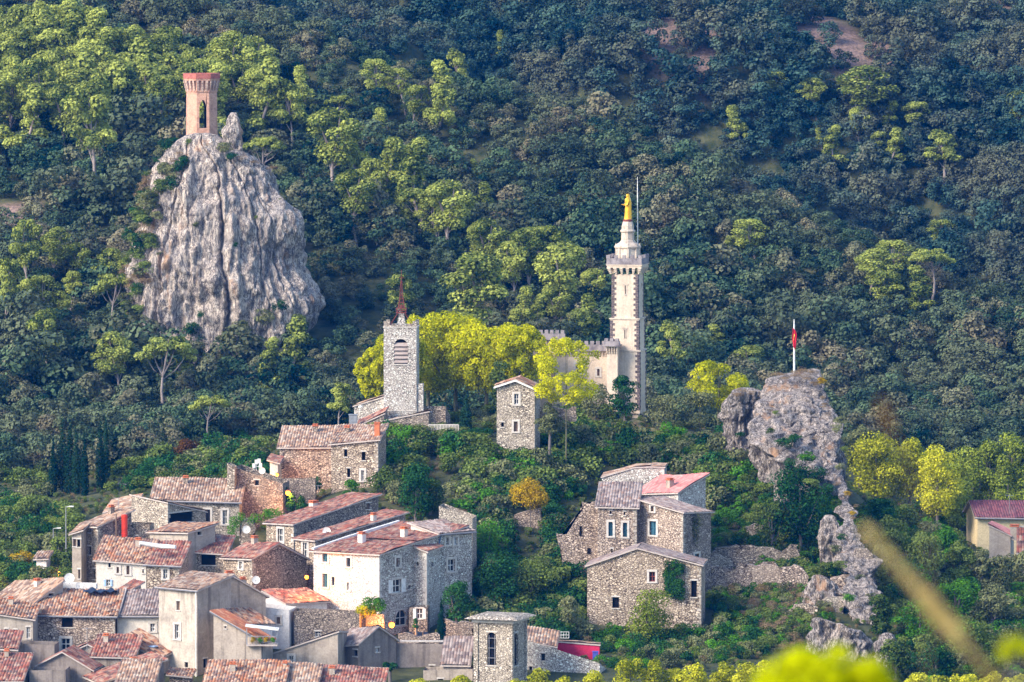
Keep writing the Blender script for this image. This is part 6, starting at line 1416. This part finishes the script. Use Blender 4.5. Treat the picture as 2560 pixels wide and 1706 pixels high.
# ---------------- red flue, white roll, tarpaulin, skylights ---------------------------------------------
t,b=P(*A(806,484),619.2),P(*A(806,735),619.2)
e=empty('red_flue',(b.x,b.y,b.z-.5),'fat bright red flue pipe standing against the grey stone wall','flue pipe')
g=MB(); g.tube([(0,0,0),(0,0,t.z-b.z+.5)],.30,16); ob=g.build('pipe',M['red'],None,smooth=True); ob.parent=e
for k in (.12,.5,.93):
    g=MB(); z=(t.z-b.z)*k+.5; g.lathe([(.305,z),(.335,z+.01),(.335,z+.07),(.305,z+.08)],(0,0,0),16); ob=g.build('collar',M['red'],None); ob.parent=e
t,b=P(*A(752,478),618.5),P(*A(752,690),618.5); g=MB(); g.tube([(0,0,0),(0,0,t.z-b.z)],.07,6); o=g.build('drain_pipe',M['wood'],None); o.location=b; tag(o,'thin brown pipe left of the red flue','pipe')
pts=[P(*A(x,y),611.5+(.3*math.sin(x))) for x,y in ((905,668),(950,676),(1000,684),(1050,690),(1100,692),(1135,694))]
g=MB(); c=pts[0].copy(); g.tube([q-c for q in pts],[.2,.24,.22,.25,.22,.2],10); o=g.build('white_roll',M['white'],None,smooth=True); o.location=c; tag(o,'long white rolled sheet lying on the tiled roof','rolled sheet')
g=MB(); c=P(*A(650,985),601.5); rows=[]
for i in range(9):
    for_=i/8; row=[]
    for k in range(25):
        u=k/24; row.append(Vector(((-1.7+3.4*u),for_*1.6-.4,.42*math.sin(PI*for_)*(.6+.4*math.sin(u*9))*math.sin(PI*min(1,u*1.1+.02))**.5+.1*math.sin(u*22+for_*4)+.12*u)))
    rows.append(row)
g.grid(rows); o=g.build('tarpaulin',M['tarp'],None,smooth=True); o.location=c; tag(o,'dark blue tarpaulin bunched on the ridge of the worn tile roof','tarpaulin')
# ---------------- railing by the church ------------------------------------------------------------------
q0,q1=P(*G(852,1222),667.5),P(*G(1086,1224),667.5); e=empty('church_railing',q0,'pale slatted railing along the church terrace','railing'); h=P(*G(0,1135),667.5).z-q0.z
g=MB(); d=q1-q0
g.box(d/2+Vector((0,0,h)),(d.length/2,.04,.05)); g.box(d/2+Vector((0,0,.15)),(d.length/2,.04,.05)); ob=g.build('rail',M['surround'],None); ob.parent=e
for i in range(21):
    g=MB(); c=d*(i/20); g.box(c+Vector((0,-.03,h/2)),(.045,.03,h/2)); ob=g.build('baluster',M['surround'],None); ob.parent=e
# balcony and terrace furniture
def table(x,y,D,label,mat='white',w=.5):
    p=P(x,y,D); e=empty('terrace_table',(p.x,p.y,p.z-.7),label,'table'); g=MB(); g.box((0,0,.7),(w,w*.7,.025)); ob=g.build('tabletop',M[mat],None); ob.parent=e
    for i in (-1,1):
        for j in (-1,1):
            g=MB(); g.box((i*w*.85,j*w*.55,.34),(.025,.025,.34)); ob=g.build('leg',M['grey'],None); ob.parent=e
def chair(x,y,D,label,mat='grey'):
    p=P(x,y,D); e=empty('terrace_chair',(p.x,p.y,p.z-.45),label,'chair'); g=MB(); g.box((0,0,.45),(.22,.22,.02)); ob=g.build('seat',M[mat],None); ob.parent=e
    g=MB(); g.box((0,.22,.72),(.22,.02,.24)); ob=g.build('backrest',M[mat],None); ob.parent=e
    for i in (-1,1):
        for j in (-1,1):
            g=MB(); g.box((i*.19,j*.19,.22),(.02,.02,.22)); ob=g.build('leg',M['grey'],None); ob.parent=e
table(*Cc(215,1272),597.5,'small white table on the terrace left of the square bell tower')
table(*Cc(90,1270),598,'dark terrace table near the arched door','tarp',.7)
for i,x_ in enumerate((30,60,130,165)): chair(*Cc(x_,1278),598.3,'dark chair around the dark terrace table') ['group'] if False else chair(*Cc(x_,1278),598.3,['leftmost dark chair by the dark terrace table','dark chair just left of the dark terrace table','dark chair just right of the dark terrace table','dark chair between the dark and the white terrace tables'][i],'tarp')
g=MB(); c=P(*Cc(0,1300),595.5); q1=P(*Cc(370,1306),595.5)-c; g.box(q1/2,(q1.length/2,.25,.06)); o=g.build('coping',M['surround'],None); o.location=c; tag(o,'pale stone coping along the top of the long dark terrace wall','coping')
def cage(x,y,D,w,h,label,mat):
    p=P(x,y,D); g=MB()
    for i in (-1,1): g.tube([(i*w/2,0,0),(i*w/2,0,h)],.03,4)
    for z in (0,h/2,h): g.tube([(-w/2,0,z),(w/2,0,z)],.03,4)
    for k in range(1,5): g.tube([(-w/2+w*k/5,0,0),(-w/2+w*k/5,0,h)],.018,4)
    o=g.build('garden_rail',M[mat],None); o.location=p; tag(o,label,'rail')
cage(*Cc(975,1282),600,1.1,.65,'pale green metal railing panel above the crimson wall','bluesh'); cage(*Cc(1050,1282),600.2,1.3,.6,'white metal railing panel above the crimson wall','white')
g=MB(); g.lathe([(.001,.0),(.2,.0),(.24,.5),(.22,.55),(.001,.6)],(0,0,0),10); o=g.build('water_butt',M['teal'],None); o.location=P(*Cc(927,1255),600); tag(o,'teal green water butt above the crimson terrace wall','water butt')
g=MB(); g.box((0,0,.4),(.28,.2,.4)); g.box((0,0,.83),(.32,.24,.04)); g.box((0,-.21,.45),(.2,.01,.25)); o=g.build('storage_box',plain('cobalt_plastic',(.08,.1,.45)),None); o.location=P(*Cc(1264,1425),595.6); tag(o,'small blue box in the corner of the crimson terrace','box')
g=MB(); g.box((0,0,.5),(.45,.4,.5)); g.box((0,-.41,.55),(.34,.02,.3)); g.box((0,0,1.03),(.5,.45,.04)); o=g.build('roof_box',M['grey'],None); o.location=P(*G(260,1130),673); tag(o,'grey box with a window on the roof beside the church chapel','roof box')
g=MB(); g.lathe([(.001,.2),(.22,.12),(.25,0),(.22,-.12),(.001,-.2)],(0,0,0),10); o=g.build('floodlight',M['white'],None); o.location=P(*G(318,997),679); tag(o,'white round floodlight on the wall of the church aisle','floodlight')
# sloped awning with plants on the covered balcony
c=P(*B(345,1262),586.5); e=empty('balcony',(c.x,c.y,c.z-1.6),'small covered balcony with a corrugated awning and flower pots','balcony')
g=MB(); g.box((0,0,1.6),(1.6,1.0,.04),(Vector((1,0,-.12)).normalized(),Vector((0,1,0)),Vector((.12,0,1)).normalized())); ob=g.build('awning',M['white'],None); ob.parent=e
g=MB(); g.box((0,0,-.05),(1.5,.9,.08)); ob=g.build('floor_slab',M['mortar'],None); ob.parent=e
g=MB(); 
for k in range(12): g.box((-1.4+k*.255,-.85,.4),(.02,.02,.4))
g.box((0,-.85,.82),(1.45,.03,.03)); ob=g.build('balustrade',M['grey'],None); ob.parent=e
for k in (-1.45,1.45):
    g=MB(); g.box((k,-.8,.8),(.04,.04,.8)); ob=g.build('post',M['grey'],None); ob.parent=e
for k,(x_,mt) in enumerate(((-.9,'gold'),(-.2,'bright'),(.4,'rust'),(1.0,'bright'))):
    o=link('flower_pot_plant',SH[mt if mt in SH else 'gold'][k%3],None,P(*B(345,1262),586.0)+Vector((x_,-.4,-1.45))); o.scale=(.3,.3,.4); tag(o,['yellow plant at the left end of the covered balcony','green plant left of centre on the covered balcony','orange plant right of centre on the covered balcony','green plant at the right end of the covered balcony'][k],'potted plant')
# ---------------- near foreground: out of focus grass stalk and bush -----------------------------------
def near_bush(x,y,D,w,h,label,leaf='fg',n=6000,ls=.013):
    p=P(x,y,D); r=random.Random(5); bl=[]
    W=w/ppm(D)/2; Hh=h/ppm(D)
    for i in range(34):
        u=r.uniform(-1,1); bl.append(((u*W*.85,r.uniform(-.05,.05),-Hh+Hh*(1-u*u)**.5*r.uniform(.3,.92)),(W*.17,W*.2,W*.15)))
    g=gz(p.x,p.y); e=empty('foreground_bush',(p.x,p.y,g),label,'bush')
    ob=link('crown',leaf_mesh('crown',bl,n,ls,9,L_[leaf],.3,.3,.6),e); ob.location=(0,0,p.z-g)
    br=[([(0,0,0),(q*W*.3,0,(p.z-g)*.5),(q*W,0,p.z-g-Hh*.3)],[.006,.004,.002]) for q in (-.7,-.3,.1,.5,.8)]
    link('stem',tube_mesh('stem',br,M['bark']),e)
near_bush(2062,1612,11.5,370,150,'bright yellow green bush tip blurred in the near foreground')
near_bush(2545,1588,11.5,90,60,'small blurred yellow bush tip at the right edge in the near foreground',n=400)
def stalk(pts,D,r,label,leaf,n,ls=.012):
    q=[P(x,y,D) for x,y in pts]; g=gz(q[0].x,q[0].y); e=empty('grass_stalk',(q[0].x,q[0].y,g),label,'grass stalk'); o=Vector(e.location)
    link('stem',tube_mesh('stem',[([Vector((0,0,0))]+[v-o for v in q],[.0008]*(len(q)+1))],M['drystem']),e)
    bl=[]; m_=14
    for i in range(1,len(q)):
        for k in range(m_): v=q[i-1].lerp(q[i],(k+.5)/m_)-o; bl.append((tuple(v),(r[i],)*3))
    link('seed_head',leaf_mesh('seed_head',bl,n,ls,4,L_[leaf],.1,.5,.8),e)
M['drystem']=plain('dry_grass_stem',(.35,.26,.12))
L_['seed']=leafmat('dry_seed_heads',(.50,.36,.13),(.85,.68,.30),.4,.1); L_['brown']=leafmat('brown_seed_heads',(.16,.08,.03),(.30,.17,.07),.4,.1)
stalk([(2500,1720),(2400,1600),(2300,1480),(2160,1325)],9.0,[0,.007,.014,.009],'pale tan grass seed head blurred diagonally in the near foreground','seed',1100,.007)
stalk([(2570,1800),(2480,1706),(2440,1650),(2400,1600)],9.0,[0,.004,.004,.003],'blurred brown grass stem at the bottom right','brown',300,.006)
stalk([(2320,1300),(2232,1085),(2218,1050),(2200,1010)],9.0,[0,.0,.006,.007],'reddish brown out of focus seed head near the yellow trees','brown',300,.006)
# ---------------- camera, light, sky, air -------------------------------------------------------------
cam=bpy.data.cameras.new('camera'); co=bpy.data.objects.new('camera',cam); COL.objects.link(co); sc.camera=co
co.location=(0,0,CZ); co.rotation_euler=(PI/2+PITCH,0,0); cam.lens=216; cam.sensor_width=36; cam.clip_start=.5; cam.clip_end=6000
cam.dof.use_dof=True; cam.dof.focus_distance=655; cam.dof.aperture_fstop=6.3
w=bpy.data.worlds.new('World'); sc.world=w; w.use_nodes=True; nt=w.node_tree; bg=nt.nodes['Background']
sky=nt.nodes.new('ShaderNodeTexSky'); sky.sky_type='NISHITA'; sky.sun_disc=False
SE,SA=math.radians(33),math.radians(234)     # azimuth measured clockwise from +Y
sky.sun_elevation=SE; sky.sun_rotation=SA; sky.dust_density=.6; sky.ozone_density=1.0
nt.links.new(sky.outputs[0],bg.inputs[0]); bg.inputs[1].default_value=.14
sl=bpy.data.lights.new('sun','SUN'); sl.energy=2.4; sl.angle=math.radians(26); sl.color=(1,.89,.75)
so=bpy.data.objects.new('sun',sl); COL.objects.link(so)
d=Vector((math.sin(SA)*math.cos(SE),math.cos(SA)*math.cos(SE),math.sin(SE))); so.rotation_euler=d.to_track_quat('Z','Y').to_euler(); so.location=(-100,300,200)
sc.view_settings.view_transform='Standard'; sc.view_settings.look='None'; sc.view_settings.gamma=1; sc.view_settings.exposure=1.47
sc.render.engine='CYCLES'
HAZE=.00008
if HAZE:
    m=bpy.data.materials.new('haze'); m.use_nodes=True; nt=m.node_tree; nt.nodes.clear(); out=nt.nodes.new('ShaderNodeOutputMaterial')
    v=nt.nodes.new('ShaderNodeVolumePrincipled'); v.inputs['Density'].default_value=HAZE; v.inputs['Color'].default_value=(.0,.26,.95,1); v.inputs['Anisotropy'].default_value=.2
    nt.links.new(v.outputs[0],out.inputs['Volume'])
    b=MB(); zmin=float(ZZ.min())-1; b.box((0,1100,(zmin+140)/2),(1510,1510,(140-zmin)/2)); o=b.build('haze',m); tag(o,kind='stuff')
